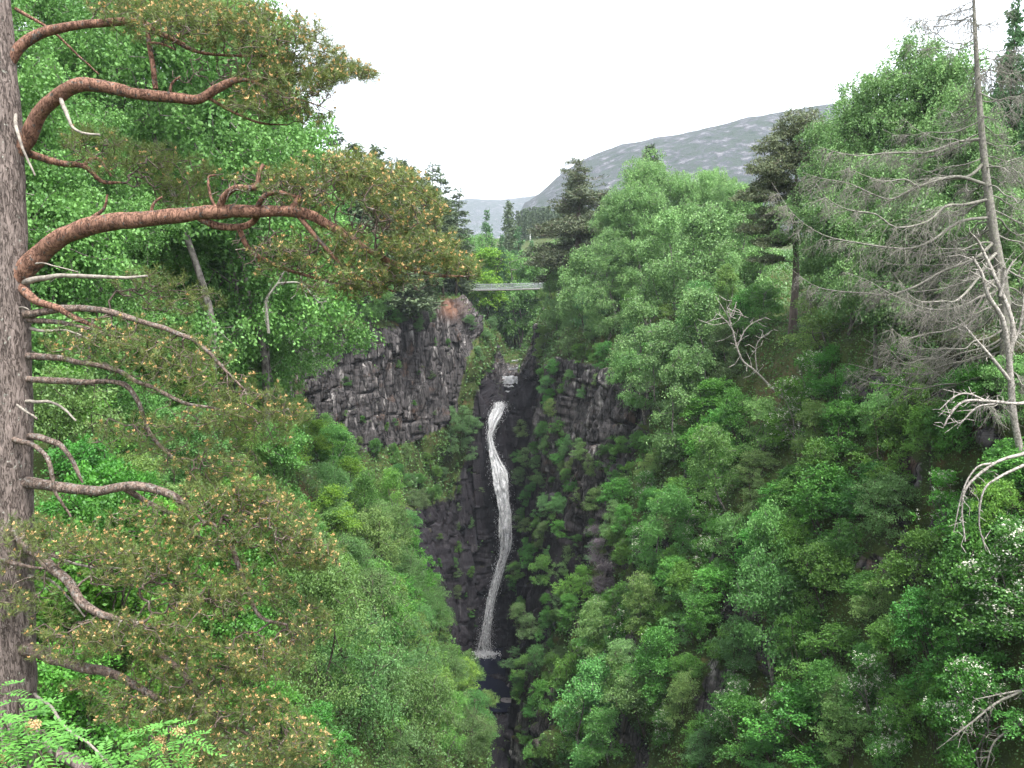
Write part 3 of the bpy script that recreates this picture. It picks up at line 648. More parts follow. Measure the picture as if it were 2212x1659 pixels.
for (u, v, Y, k) in [(902, 32, 62, 'nbirch'), (838, 112, 70, 'nbirch'), (935, 48, 60, 'nbirch'), (880, 66, 63, 'nbirch'), (955, 84, 57, 'nbirch'), (965, 130, 55, 'nbirch'),  (925, 60, 66, 'nbirch'), (868, 92, 64, 'nbirch'), (848, 120, 70, 'nbirch'), (948, 110, 58, 'nbirch'), (880, 150, 56, 'nbirch'), (985, 150, 52, 'nbirch'), (915, 190, 52, 'rbirch'), (850, 190, 62, 'rbirch'),
                  (645, 150, 120, 'birch'), (700, 168, 120, 'birch'), (722, 174, 116, 'birch'), (746, 184, 112, 'birch'), (676, 170, 124, 'birch'), (712, 196, 100, 'birch'), (740, 210, 98, 'birch'), (675, 205, 105, 'birch'), (975, 100, 62, 'nbirch'), (1000, 118, 60, 'nbirch'), (990, 160, 54, 'nbirch'), (1020, 150, 56, 'nbirch'), (652, 158, 116, 'birch'), (637, 166, 114, 'birch'), (622, 190, 112, 'birch'), (608, 225, 110, 'birch'), (585, 240, 128, 'birch'), (690, 176, 118, 'birch'), (668, 172, 122, 'birch'), (735, 180, 112, 'birch'), (712, 168, 125, 'birch'), (620, 215, 120, 'birch'), (690, 212, 100, 'birch'), (655, 235, 105, 'birch'), (600, 250, 125, 'birch'), (730, 250, 92, 'birch'),
                  (570, 262, 135, 'birch'), (556, 236, 195, 'birch'), (760, 210, 95, 'birch'), (835, 205, 80, 'birch'), (820, 240, 78, 'rbirch'), (560, 270, 145, 'rbirch'), (700, 285, 84, 'birch'), (640, 290, 98, 'birch'), (595, 305, 118, 'rbirch'), (565, 318, 132, 'rbirch'), (670, 325, 84, 'rbirch'), (690, 350, 74, 'rbirch'),
                  (880, 262, 60, 'rbirch'), (975, 215, 50, 'rbirch'), (1010, 195, 48, 'rbirch')]:
    top_at(k, u, v, Y, 7 if k == 'rbirch' else 10, tint=1.25 if Y > 90 else 1.12, hue=(1.15, 1, 1.25))
for (u, v, Y) in [(480, 236, 203), (503, 254, 198), (520, 256, 197), (465, 235, 194), (520, 262, 200), (540, 250, 200), (448, 240, 194)]:
    top_at('rbirch', u, v, Y, 7, smax=3, tint=1.15)
top_at('lime', 485, 252, 193, 6, smax=4, lab='bright lime-green maple right behind the footbridge', sz=(1.1, 1))
top_at('lime', 472, 266, 192, 6, smax=4, tint=1.1, lab='smaller lime-green maple at the left end of the footbridge')
# upper left wood
for (u, v, Y, k) in [(40, -60, 40, 'nbirch'), (120, -70, 44, 'nbirch'), (200, -50, 50, 'nbirch'), (260, 10, 58, 'nbirch'), (280, 70, 66, 'nbirch'), (160, 0, 46, 'nbirch'), (80, 30, 40, 'nbirch'), (230, 50, 60, 'nbirch'), (308, 138, 80, 'larch'), (290, 105, 112, 'larch'),
                  (180, 90, 52, 'nbirch'), (110, 110, 42, 'nbirch'), (50, 110, 36, 'nbirch'), (260, 130, 62, 'nbirch'), (220, 160, 54, 'nbirch'), (150, 180, 42, 'rbirch'), (300, 180, 80, 'nbirch'), (340, 200, 96, 'nbirch'), (280, 230, 72, 'nbirch'), (70, 200, 34, 'rbirch'), (370, 230, 108, 'nbirch'), (400, 240, 122, 'nbirch'), (430, 245, 138, 'nbirch'), (330, 260, 92, 'nbirch'), (20, 60, 34, 'nbirch'), (350, 150, 110, 'larch'), (20, -20, 36, 'nbirch'), (90, -40, 60, 'nbirch'), (160, -40, 66, 'nbirch'), (240, -10, 76, 'nbirch'), (285, 30, 84, 'nbirch')]:
    top_at(k, u, v, Y, {'nbirch': 10, 'rbirch': 7, 'larch': 15}[k], hue=(1.0, 1.08, .9))
top_at('lime', 130, 190, 33, 6, lab='yellow-green maple crown behind the thick lower limb', tint=.75)
top_at('lime', 225, 225, 48, 6, lab='yellow-green maple below the big reddish limb', tint=.75)

for (u, v, s_) in [(432, 650, .85), (405, 600, .85), (380, 560, .85), (445, 705, .9), (410, 700, 1.05), (370, 670, 1.1), (465, 760, .95), (350, 740, 1.1), (420, 770, 1.1), (350, 610, .9), (330, 520, .8), (355, 500, .7), (300, 640, .9), (385, 770, 1.0), (320, 700, 1)]:
    r_ = at(u, v)
    if r_ is not None: plant('sallow', r_-np.array([0, 0, .3]), s_*.8, tint=1.05, hue=(RG.uniform(.9, 1.2), 1, RG.uniform(.7, .95)))
for (u, v, s_, l_) in [(605, 535, .9, 'upper grey-purple dead shrub hanging on the dark wall'), (598, 562, .85, 'middle clump of the grey-purple dead shrubs on the wall'), (607, 590, .95, 'lowest grey-purple dead shrub, drooping over the hollow')]:
    r_ = at(u, v)
    if r_ is not None: plant('deadshrub', r_-np.array([0, 0, .2]), s_, lab=l_, sz=(1.5, .8)); PLACED.append(r_)
for (u, v, s_, l_) in [(728, 735, .85, 'tall shrub covered in white blossom near the bottom edge'), (738, 700, .6, 'small shrub white with blossom just above the tall white one'), (645, 505, .75, 'white-dotted shrub on the wall edge above the grey dead shrubs'), (640, 560, .7, 'white-flowering shrub beside the grey dead shrubs'), (690, 545, .7, 'blossoming shrub on the slope between the wall and the rock outcrop'), (870, 720, .8, 'blossoming shrub by the forked bare branch'), (665, 745, .6, 'little blossoming shrub at the very bottom of the slope')]:
    r_ = at(u, v)
    if r_ is not None: plant('blossom', r_-np.array([0, 0, .2]), s_, lab=l_, tint=1.15); PLACED.append(r_)
# --- slopes: dart throwing on the ground that the gorge shows
PLACED += [t['p'] for t in TREES]
def fill(poly, kinds, n, spacing, srange, ylim=(0, 400), vmin=.45, tint=1.0, hue=(1, 1, 1), maxn=999):
    us = [p[0] for p in poly]; vs = [p[1] for p in poly]; cnt = 0; pl = len(poly)
    for _ in range(n):
        if cnt >= maxn: break
        u = RG.uniform(min(us), max(us)); v = RG.uniform(min(vs), max(vs))
        ins = False; j = pl-1
        for i in range(pl):
            if (poly[i][1] > v) != (poly[j][1] > v) and u < (poly[j][0]-poly[i][0])*(v-poly[i][1])/(poly[j][1]-poly[i][1])+poly[i][0]: ins = not ins
            j = i
        if not ins: continue
        r = hit(u, v)
        if r[0] is None or not (ylim[0] < r[0].y < ylim[1]) or vegat(r[2]) < vmin: continue
        p = np.array(r[0])
        if any(math.hypot(u-q[0][0], v-q[0][1]) < q[1] for q in ROCKS_PX if q[1] > 0): continue
        sp = spacing*(1 if p[1] < 60 else 1+.004*(p[1]-60))
        if min((np.sum((p-q)**2) for q in PLACED), default=99) < sp*sp: continue
        k = kinds[RG.integers(len(kinds))]; k = 'shrub' if (k in ('rbirch', 'birch') and p[1] < 46) else k; s = RG.uniform(*srange)*(.6 if k == 'birch' else 1)
        nrm_ = np.array(r[1]); nrm_ = nrm_*np.sign(nrm_[2] if abs(nrm_[2]) > .05 else 1)
        wd_ = RG.uniform(.85, 1.35); out_t = RG.uniform(.0, .35)*np.array([nrm_[1], -nrm_[0]])*-1
        plant(k, p-np.array([0, 0, .25]), s, tint=tint*RG.uniform(.85, 1.2), hue=np.array(hue)*np.array([RG.uniform(.78, 1.35), 1, RG.uniform(.75, 1.05)]), sz=(wd_, RG.uniform(.7, 1.3), RG.uniform(.7, 1.3)), tilt=(float(out_t[0]), float(out_t[1]))); PLACED.append(p); cnt += 1
    print('fill', kinds, cnt)
ROCKS_PX = [((795, 325), 32), ((985, 385), 38), ((740, 690), 20), ((880, 600), 18), ((768, 600), 26), ((975, 600), 22), ((790, 350), 22), ((770, 385), 44), ((775, 425), 28), ((605, 420), 30), ((625, 385), 22), ((500, 340), 0), ((500, 340), 0)]
fill([(640, 470), (760, 400), (860, 380), (1024, 400), (1024, 768), (560, 768), (600, 560)], ['shrub', 'shrub', 'shrub', 'shrub', 'willow', 'blossom', 'rbirch'], 2600, 2.4, (.65, 1.15), (20, 90), tint=1.2, maxn=110)
fill([(700, 560), (1024, 560), (1024, 768), (600, 768)], ['shrub', 'shrub', 'willow', 'blossom'], 1500, 2.0, (.4, .8), (20, 80), tint=1.0, maxn=45)
fill([(530, 400), (640, 400), (700, 560), (620, 768), (525, 768)], ['shrub', 'willow', 'shrub'], 1400, 2.8, (.55, .95), (60, 152), .35, tint=1.05, maxn=45)
fill([(512, 440), (545, 430), (550, 768), (520, 768)], ['shrub', 'willow'], 900, 2.4, (.5, .85), (60, 152), -.1, tint=1.0, maxn=34)
fill([(560, 300), (800, 300), (860, 420), (700, 500), (560, 420)], ['rbirch', 'willow', 'shrub'], 1200, 3.0, (.7, 1.1), (60, 150), .35, maxn=35)
fill([(60, 300), (330, 300), (335, 440), (400, 520), (490, 720), (500, 768), (60, 768)], ['rbirch', 'willow', 'shrub', 'willow', 'birch'], 2600, 2.3, (.5, 1.05), (16, 98), hue=(1.0, 1.08, .8), maxn=125)
fill([(345, 440), (420, 445), (455, 520), (445, 600), (400, 500)], ['willow', 'shrub'], 500, 2.4, (.45, .75), (88, 150), .3, tint=.9, maxn=14)
fill([(310, 290), (450, 290), (450, 325), (310, 325)], ['willow', 'shrub'], 700, 3.0, (.5, .8), (96, 170), .4, maxn=12)
fill([(500, 310), (560, 310), (560, 390), (515, 390)], ['rbirch', 'shrub', 'willow'], 500, 2.6, (.45, .7), (150, 220), .3, maxn=12)
for (u, v, s_) in [(415, 330, .9), (430, 322, .8), (400, 322, .7), (462, 432, 1.3), (473, 442, 1.2), (450, 430, 1.1), (446, 452, 1.1), (466, 460, 1.1), (330, 325, .9), (312, 330, 1.0), (322, 345, .8), (355, 320, .7), (470, 330, .8), (486, 345, .8), (492, 330, .8), (478, 360, .7), (448, 345, .4), (350, 345, .5), (500, 318, .8), (488, 372, .5)]:
    r_ = at(u, v)
    if r_ is not None: plant('willow' if s_ > .6 else 'shrub', np.array(r_)-np.array([0, 0, .4]), s_*.85, tint=1.0)
fill([(540, 380), (650, 370), (640, 480), (600, 700), (535, 700)], ['shrub', 'willow'], 1400, 2.3, (.35, .75), (80, 152), -.1, tint=.95, maxn=48)
fill([(425, 455), (482, 455), (478, 640), (440, 570)], ['shrub', 'willow'], 500, 2.2, (.25, .5), (90, 160), -.1, tint=.8, maxn=20)
fill([(310, 330), (440, 330), (440, 435), (350, 435)], ['shrub', 'willow'], 500, 3.0, (.18, .34), (95, 160), -.1, tint=.9, maxn=16)
r_ = at(340, 447)
for (u, v, s_, l_) in [(318, 462, .6, 'yellow-green bush lower down from the foot of the cliff'), (350, 500, .62, 'yellow-green bush midway down the near slope'), (335, 545, .7, 'lime-coloured spreading bush on the near slope above the pale willows'), (285, 480, .7, 'lime bush half hidden behind the sparse pine sheets')]:
    q_ = at(u, v)
    if q_ is not None: plant('lime', q_-np.array([0, 0, .3]), s_, lab=l_, tint=.85)
if r_ is not None: plant('lime', r_-np.array([0, 0, .3]), .55, lab='bright yellow-green bush at the foot of the cliff')
def boulders():
    rng = np.random.default_rng(21); bl = ['long pale slab lying in the dark pool below the waterfall', 'dark rounded boulder at the outflow of the pool', 'small soaked boulder under the long pale slab', 'blocky boulder against the right wall of the gorge bed', 'low boulder at the left edge of the pool']
    for (u, v, sx, sy, sz), lb in zip([(497, 688, 1.8, .7, .5), (507, 705, 1.3, 1.1, .9), (493, 700, .9, .8, .6), (514, 690, 1.2, .9, 1.2), (481, 676, 1.1, .8, .6)], bl):
        d = ray(u, v); p = d/d[2]*-65.2; n1, n2 = 14, 10
        th, ph = np.meshgrid(np.linspace(0, 2*np.pi, n1+1)[:-1], np.linspace(.05, np.pi-.05, n2), indexing='ij')
        V = np.stack([np.cos(th)*np.sin(ph), np.sin(th)*np.sin(ph), np.cos(ph)], -1); V = np.sign(V)*np.abs(V)**.75; V = V*(1+.5*fbm(V*1.6+u, 3, 3))[..., None]*np.array([sx, sy, sz])
        mb = MB(); ix = np.arange(n1*n2).reshape(n1, n2); nx_ = np.roll(ix, -1, 0)
        mb.add(V.reshape(-1, 3), np.stack([ix[:, :-1], ix[:, 1:], nx_[:, 1:], nx_[:, :-1]], -1).reshape(-1, 4))
        o = link('boulder', mb.mesh('boulder', M['stone'], True), loc=p); tag(o, lb, 'boulder', 'boulders in the gorge bed')
M['stone'] = plain_mat('wet_stone', (.12, .11, .11), .6, 0, .4, 2)
boulders()
#@@END

# ------------------------------------------------------------------ leafy ground cover (nobody could count it)
def cover():
    rng = np.random.default_rng(8)
    q = GV[FQ]; c = q.mean(1); nrm = np.cross(q[:, 2]-q[:, 0], q[:, 3]-q[:, 1]); area = np.linalg.norm(nrm, axis=1)/2; nrm = norm(nrm)
    nrm = nrm*np.where(nrm[:, 2:3] < -.2, -1, 1)
    vg = VEG[FQ].mean(1); dep = c[:, 1]*CP-c[:, 2]*SP
    u = 512+F*c[:, 0]/np.maximum(dep, 1); v = 384-F*(c[:, 1]*SP+c[:, 2]*CP)/np.maximum(dep, 1)
    ok = (u > -120) & (u < 1144) & (v > 60) & (v < 900) & (c[:, 1] > 6) & (c[:, 1] < 240)
    dens = area*np.clip((vg-.3)/.4, 0, 1)*ok/np.maximum(c[:, 1], 18)**1.55
    dens *= .5+.5*sst(fbm(c/3.5, 55, 3), -.12, .06)
    n = 380000; cdf = np.cumsum(dens); k = np.searchsorted(cdf, rng.uniform(0, cdf[-1], n)); k = np.minimum(k, len(c)-1)
    a, b = rng.uniform(0, 1, (2, n, 1)); Q = q[k]
    P = (Q[:, 0]*(1-a)+Q[:, 1]*a)*(1-b)+(Q[:, 3]*(1-a)+Q[:, 2]*a)*b
    sgn = np.where((nrm[k]*(-c[k])).sum(1, keepdims=True) < 0, -1, 1); NN = nrm[k]*sgn
    hgt = rng.uniform(0, 1, (n, 1))**2*.7
    P = P+NN*hgt*.6+np.array([0, 0, 1])*hgt*.5
    far = np.clip(c[k, 1]/70, .45, 2.2); sz = .20*far*rng.uniform(.6, 1.3, n)
    Dr = NN*.5+rng.normal(size=(n, 3))*.7
    cl = vnoise(P/1.7, 66)
    mb = MB(); leaves(mb, P, Dr, sz, sz*.62, rng, np.clip(.55*cl+.45*rng.uniform(0, 1, n), 0, 1), .35)
    o = link('undergrowth', mb.mesh('undergrowth', M['cover'])); tag(o, 'low leafy ground cover and ferns over the gorge slopes', 'ground cover', kind='stuff')
cover()

# ------------------------------------------------------------------ near Scots pine
def near_pine():
    rng = np.random.default_rng(77)
    YB = 11.3
    root = bpy.data.objects.new('old_scots_pine', None); COL.objects.link(root)
    bpt = D(22, 1760, YB); root.location = [float(x) for x in bpt]
    tag(root, 'big old Scots pine with reddish limbs and orange pollen cones', 'tree')
    mb = MB()
    tp = spline([D(20, 2050, YB), D(22, 1660, YB), D(24, 1500, YB), D(26, 1200, YB), D(28, 900, YB), D(26, 600, YB), D(20, 300, YB), D(8, 60, YB), D(-8, -220, YB)], 10)
    wd = np.interp(np.linspace(0, 1, len(tp)), [0, .15, .3, .5, .62, .75, .88, 1], [66, 54, 50, 40, 33, 27, 17, 12])/1916*YB
    tube(mb, tp, wd, 26, bump=.16, seed=4)
    link('trunk', mb.mesh('trunk', M['bark_pine'], True), root).location = -root.location
    nloc = -root.location
    def blob(cx, cy, Y, rx, ry, rY, dens=1.0, shell=0.):
        n = int(rx*ry/17*dens)
        a = norm(rng.normal(size=(n, 3)))*(rng.uniform(0, 1, n)[:, None]**.45)
        if shell: a = a[a[:, 1] > shell-1]
        W = np.array([D(cx+q[0]*rx, cy-q[1]*ry, Y+q[2]*rY) for q in a])
        k_ = rng.uniform(0, 1, len(W)) < .18+.9*sst(fbm(W*3.6, 31, 2), -.16, .02)
        return list(W[k_])
    def limb(path, w, blobs, bareb=(), Y0=YB, subs=(), dead=False, cones=1.0, mat='bark_limb', sag=.08, tipr=None, upper=-9, K=40):
        if path[0][1] > 630 and mat == 'bark_limb': mat = 'bark_limb_grey'; w = (w[0]*.88, w[1]*.85)
        P = spline([D(x, y, Y) for x, y, Y in path], 6); n = len(P)
        rad = np.interp(np.linspace(0, 1, n), [0, .85, 1], [w[0], w[1]+.15*(w[0]-w[1]), min(w[1], 4) if not dead else w[1]])/2/1916*YB
        lm = MB(); tube(lm, P+fbm(P*2.4, 8, 3)[:, None]*np.array([.05, .05, .07]), rad, 12, bump=.20, seed=int(path[0][1]), mat=0)
        base = [P]
        for sp, sw in subs:
            Q = spline([D(x, y, Y) for x, y, Y in sp], 6)
            tube(lm, Q, np.linspace(sw[0], sw[1], len(Q))/2/1916*YB, 8, bump=.12, seed=3); base.append(Q)
        needle = MB(); cone = MB()
        if blobs:
            T = []; shoots = []
            for b in blobs: T += blob(*b[:6], **(b[6] if len(b) > 6 else {}))
            T = np.array(T)
            B = np.concatenate([Q[len(Q)//3:] for Q in base]); 
            N, par, tip = attach(B, T, seg=.13, sag=sag, rng=rng, jit=.10)
            par[:len(B)] = -1; c = pipe(par, len(B)); i = np.arange(len(B), len(N))
            rr = np.minimum(.0030+.0013*np.sqrt(c), .022)
            segs(lm, N[par[i]], N[i], rr[i]*1.1, rr[i], 4, mat=1)
            if bareb:
                Tb = []
                for b in bareb: Tb += blob(*b[:6], **(b[6] if len(b) > 6 else {}))
                Nb, pb_, tb_ = attach(B, np.array(Tb), seg=.10, sag=.16, rng=rng, jit=.16); pb_[:len(B)] = -1
                cb = pipe(pb_, len(B)); ib = np.arange(len(B), len(Nb)); rb = np.minimum(.0034+.0013*np.sqrt(cb), .02)
                segs(lm, Nb[pb_[ib]], Nb[ib], rb[ib]*1.1, rb[ib], 4, mat=1)
            tips = np.where(tip)[0]; hgt = np.array([proj(N[t])[1] for t in tips])
            tp_ = N[tips]; pd = norm(N[tips]-N[par[tips]])
            # the needles sit on the outer shoots
            live = c[tips] <= 4
            tp_ = tp_[live]; pd = pd[live]
            m = len(tp_); ax = norm(pd*.6+np.array([0, 0, .75])+rng.normal(size=(m, 3))*.3)
            ci = np.repeat(np.arange(m), K); q = len(ci); along = rng.uniform(-.05, .06, q)
            stn = rng.uniform(0, 1, m)[ci]
            base_p = tp_[ci]+ax[ci]*along[:, None]
            dr = norm(ax[ci]*.7+norm(rng.normal(size=(q, 3)))*.8)
            leaves(needle, base_p, dr, rng.uniform(.045, .085, q), .0050, rng, np.clip(.5*stn+.5*rng.uniform(0, 1, q), 0, 1), 0.)
            nc = rng.uniform(0, 1, m) < .48*cones
            tc_ = tp_[nc]; axc = ax[nc]; mm = len(tc_)
            for s in range(7):
                th = rng.normal(size=(mm, 3)); dd = norm(axc+.55*th)
                leaves(cone, tc_+axc*.045+dd*.004, dd,   .034*rng.uniform(.7, 1.3, mm), .015, rng, np.clip(rng.uniform(0, 1, mm), 0, 1), 0.)
        o = link('limb', lm.mesh('limb', [M['bark_bare'] if dead else M[mat], M['bark_twig']], True), root); o.location = nloc
        if dead: o['label'] = 'bare bleached dead limb'
        if not needle.empty():
            link('needles', needle.mesh('needles', M['nearneedle']), o)
            if not cone.empty(): link('cone_clumps', cone.mesh('cone_clumps', M['cone']), o)
    Y = YB
    # top limb
    limb([(15, 140, Y), (50, 95, Y), (110, 66, Y), (200, 50, Y-.1), (300, 48, Y-.2), (350, 72, Y-.2), (400, 95, Y-.3)], (26, 9),
         [(430, 50, Y-.2, 190, 60, .9), (570, 75, Y-.2, 150, 58, .8), (650, 125, Y-.2, 110, 50, .7), (740, 155, Y-.2, 70, 30, .4), (795, 165, Y-.2, 32, 15, .2), (330, 15, Y, 150, 45, .8)],
         subs=[([(318, 52, Y-.2), (322, 95, Y-.2), (330, 140, Y-.2), (336, 192, Y-.2)], (9, 12)), ([(320, 92, Y-.2), (350, 95, Y-.3), (380, 108, Y-.4)], (6, 3)), ([(350, 72, Y-.2), (420, 110, Y-.1), (500, 120, Y), (600, 120, Y)], (8, 4))])
    # second limb
    limb([(22, 340, Y), (60, 300, Y), (85, 245, Y-.1), (130, 205, Y-.2), (170, 182, Y-.3), (220, 185, Y-.3), (290, 200, Y-.4), (370, 213, Y-.4), (430, 212, Y-.4), (470, 190, Y-.4), (510, 174, Y-.4), (545, 175, Y-.4)], (34, 14),
         [(610, 185, Y-.3, 120, 62, .7), (690, 165, Y-.4, 85, 42, .5), (560, 225, Y-.5, 90, 35, .5, dict(dens=.6)), (640, 250, Y-.4, 90, 28, .5, dict(dens=.5))],
         bareb=[(600, 215, Y-.4, 130, 45, .6, dict(dens=.5)), (560, 140, Y-.3, 130, 45, .6, dict(dens=.4)), (450, 150, Y-.2, 90, 45, .5, dict(dens=.3))],
         subs=[([(440, 205, Y-.4), (500, 240, Y-.3), (560, 265, Y-.3), (620, 270, Y-.3)], (7, 3)), ([(545, 175, Y-.4), (600, 200, Y-.5), (680, 225, Y-.5)], (9, 3)), ([(545, 175, Y-.4), (610, 165, Y-.2), (700, 150, Y-.2)], (9, 3)), ([(365, 208, Y-.4), (372, 180, Y-.4), (390, 165, Y-.4)], (7, 4))], cones=.7)
    limb([(130, 205, Y-.2), (145, 250, Y-.5), (165, 280, Y-.6), (215, 292, Y-.7)], (9, 4), None, dead=True)
    limb([(30, 20, Y), (90, 55, Y+.1), (150, 100, Y+.2), (215, 160, Y+.2)], (8, 3), None)
    # third, thin limb with dark pad
    limb([(30, 325, Y), (75, 335, Y+.2), (130, 352, Y+.4), (185, 360, Y+.5), (225, 390, Y+.6), (262, 395, Y+.6)], (20, 7),
         [(270, 345, Y+.6, 130, 45, .7, dict(dens=.8)), (370, 375, Y+.7, 110, 42, .6, dict(dens=.8)), (400, 425, Y+.7, 80, 35, .5, dict(dens=.6)), (190, 300, Y+.6, 80, 30, .5, dict(dens=.6))], cones=.25,
         subs=[([(180, 358, Y+.5), (195, 345, Y+.5), (215, 345, Y+.5), (240, 380, Y+.5)], (10, 5))])
    limb([(30, 240, Y), (40, 290, Y-.3), (62, 350, Y-.4), (75, 380, Y-.4)], (8, 3), None, dead=True)
    # the thick reddish limb
    limb([(20, 620, Y), (62, 575, Y-.05), (100, 538, Y-.1), (150, 503, Y-.2), (220, 484, Y-.3), (300, 474, Y-.4), (390, 467, Y-.5), (470, 460, Y-.6), (560, 456, Y-.7), (640, 458, Y-.8), (680, 470, Y-.8), (720, 492, Y-.8), (780, 530, Y-.9), (850, 572, Y-.9), (930, 592, Y-.9), (1000, 598, Y-.9)], (46, 6),
         [(740, 370, Y-.8, 120, 48, .8), (830, 405, Y-.8, 110, 55, .8), (880, 455, Y-.8, 95, 55, .8), (900, 530, Y-.9, 95, 42, .7), (965, 575, Y-.9, 75, 30, .5), (600, 395, Y-.7, 110, 40, .7, dict(dens=.5)), (680, 420, Y-.6, 100, 45, .7, dict(dens=.6)), (830, 590, Y-.9, 120, 38, .6, dict(dens=.7)), (720, 540, Y-.7, 140, 55, .7, dict(dens=.65)), (760, 620, Y-.7, 130, 32, .5, dict(dens=.65)), (620, 560, Y-.7, 90, 45, .5, dict(dens=.4)), (1010, 590, Y-.9, 32, 20, .2)],
         bareb=[(600, 540, Y-.6, 110, 50, .6, dict(dens=.5)), (700, 590, Y-.6, 130, 50, .6, dict(dens=.5)), (820, 610, Y-.8, 130, 35, .6, dict(dens=.5)), (620, 420, Y-.7, 110, 45, .6, dict(dens=.5)), (540, 410, Y-.6, 90, 45, .5, dict(dens=.35)), (800, 480, Y-.8, 110, 60, .6, dict(dens=.4))],
         subs=[([(470, 458, Y-.6), (485, 425, Y-.7), (510, 406, Y-.8), (552, 403, Y-.8), (560, 372, Y-.8), (570, 355, Y-.8)], (16, 8)),
               ([(552, 455, Y-.7), (570, 425, Y-.8), (600, 415, Y-.8), (640, 425, Y-.8)], (12, 7)), ([(630, 455, Y-.8), (645, 430, Y-.8), (650, 424, Y-.8)], (18, 12)),
               ([(430, 470, Y-.5), (470, 488, Y-.5), (520, 490, Y-.5), (545, 480, Y-.5), (560, 462, Y-.6)], (16, 12)),
               ([(515, 490, Y-.5), (540, 540, Y-.4), (600, 575, Y-.4), (680, 600, Y-.4), (760, 620, Y-.4)], (13, 4)),
               ([(640, 460, Y-.8), (690, 520, Y-.8), (760, 590, Y-.8), (850, 630, Y-.8)], (11, 4)), ([(470, 455, Y-.6), (455, 425, Y-.6), (450, 385, Y-.6), (465, 378, Y-.6)], (7, 4)),
               ([(325, 465, Y-.4), (332, 440, Y-.4), (350, 425, Y-.4)], (8, 4)), ([(165, 497, Y-.2), (200, 470, Y-.1), (225, 450, Y-.1), (232, 420, Y-.1)], (12, 4))])
    for pth, w in [([(40, 610, Y), (90, 602, Y-.2), (150, 595, Y-.3), (230, 601, Y-.4), (318, 597, Y-.5)], (13, 5)), ([(60, 712, Y), (100, 717, Y-.2), (150, 716, Y-.3), (205, 735, Y-.3)], (9, 3)), ([(40, 866, Y), (110, 870, Y-.3), (140, 885, Y-.3), (165, 908, Y-.4)], (9, 4)),
                  ([(36, 876, Y-.35), (55, 890, Y-.6), (78, 907, Y-.7)], (6, 5)), ([(50, 575, Y), (90, 570, Y-.2), (170, 588, Y-.2)], (5, 2)), ([(38, 668, Y), (48, 664, Y-.3), (60, 672, Y-.4)], (5, 3)),
                  ([(75, 1500, Y-.2), (110, 1530, Y-.8), (160, 1580, Y-1.2), (215, 1630, Y-1.6), (240, 1655, Y-1.7)], (8, 4)), ([(60, 1180, Y-.3), (150, 1215, Y-.4), (250, 1230, Y-.4), (330, 1245, Y-.4)], (8, 4)), ([(60, 1245, Y-.3), (110, 1255, Y-.4), (160, 1300, Y-.5), (185, 1330, Y-.5)], (8, 4))]:
        limb(pth, w, None, dead=True)
    # descending limbs with sparse olive sheets
    limb([(40, 605, Y), (75, 650, Y-.2), (125, 668, Y-.3), (170, 690, Y-.3), (220, 710, Y-.3)], (20, 8), [(380, 650, Y+.2, 110, 30, .6, dict(dens=.5)), (330, 615, Y+.3, 110, 35, .6, dict(dens=.4))], cones=.1)
    limb([(35, 682, Y), (90, 675, Y-.2), (160, 666, Y-.3), (230, 670, Y-.4), (300, 692, Y-.5), (370, 716, Y-.5), (430, 742, Y-.6), (480, 790, Y-.6), (530, 840, Y-.6)], (20, 6),
         [(240, 740, Y-.4, 150, 60, .7, dict(dens=.55)), (380, 790, Y-.4, 140, 65, .7, dict(dens=.55)), (500, 860, Y-.5, 120, 55, .6, dict(dens=.6)), (600, 900, Y-.5, 80, 40, .4, dict(dens=.7))], cones=.7)
    limb([(35, 690, Y), (110, 696, Y-.2), (180, 706, Y-.3), (260, 730, Y-.4)], (15, 5), [(330, 730, Y-.1, 110, 35, .6, dict(dens=.5))], cones=.5)
    limb([(40, 772, Y), (110, 774, Y-.2), (190, 785, Y-.3), (270, 808, Y-.4), (330, 835, Y-.5), (400, 870, Y-.5), (460, 880, Y-.5), (540, 905, Y-.5)], (17, 5), [(450, 910, Y-.4, 130, 45, .6, dict(dens=.45)), (560, 940, Y-.4, 80, 40, .4, dict(dens=.5))], cones=.4)
    limb([(40, 820, Y), (110, 822, Y-.2), (190, 825, Y-.3), (250, 828, Y-.3), (290, 850, Y-.4), (320, 930, Y-.4), (370, 985, Y-.4), (400, 990, Y-.4)], (18, 6), [(300, 940, Y-.2, 120, 50, .6, dict(dens=.35)), (450, 1000, Y-.3, 120, 50, .6, dict(dens=.6))], cones=.5)
    limb([(30, 950, Y-.2), (70, 965, Y-.5), (105, 1000, Y-.7), (118, 1060, Y-.7), (150, 1120, Y-.6)], (14, 6), None)
    limb([(45, 940, Y), (100, 950, Y-.2), (140, 970, Y-.3), (165, 1010, Y-.3), (180, 1042, Y-.3)], (18, 8), None)
    limb([(30, 1042, Y), (90, 1048, Y-.2), (150, 1056, Y-.3), (215, 1058, Y-.4), (270, 1052, Y-.5), (330, 1058, Y-.6), (370, 1068, Y-.6), (400, 1090, Y-.6), (440, 1130, Y-.7)], (30, 14),
         [(500, 1080, Y-.5, 130, 60, .7), (580, 1135, Y-.6, 110, 65, .7), (660, 1190, Y-.6, 85, 50, .5), (440, 1170, Y-.6, 130, 50, .7, dict(dens=.8)), (350, 1120, Y-.6, 120, 45, .7, dict(dens=.5)), (700, 1215, Y-.6, 42, 24, .3)],
         subs=[([(270, 1055, Y-.5), (320, 1085, Y-.3), (370, 1110, Y-.3), (430, 1150, Y-.3)], (14, 5))])
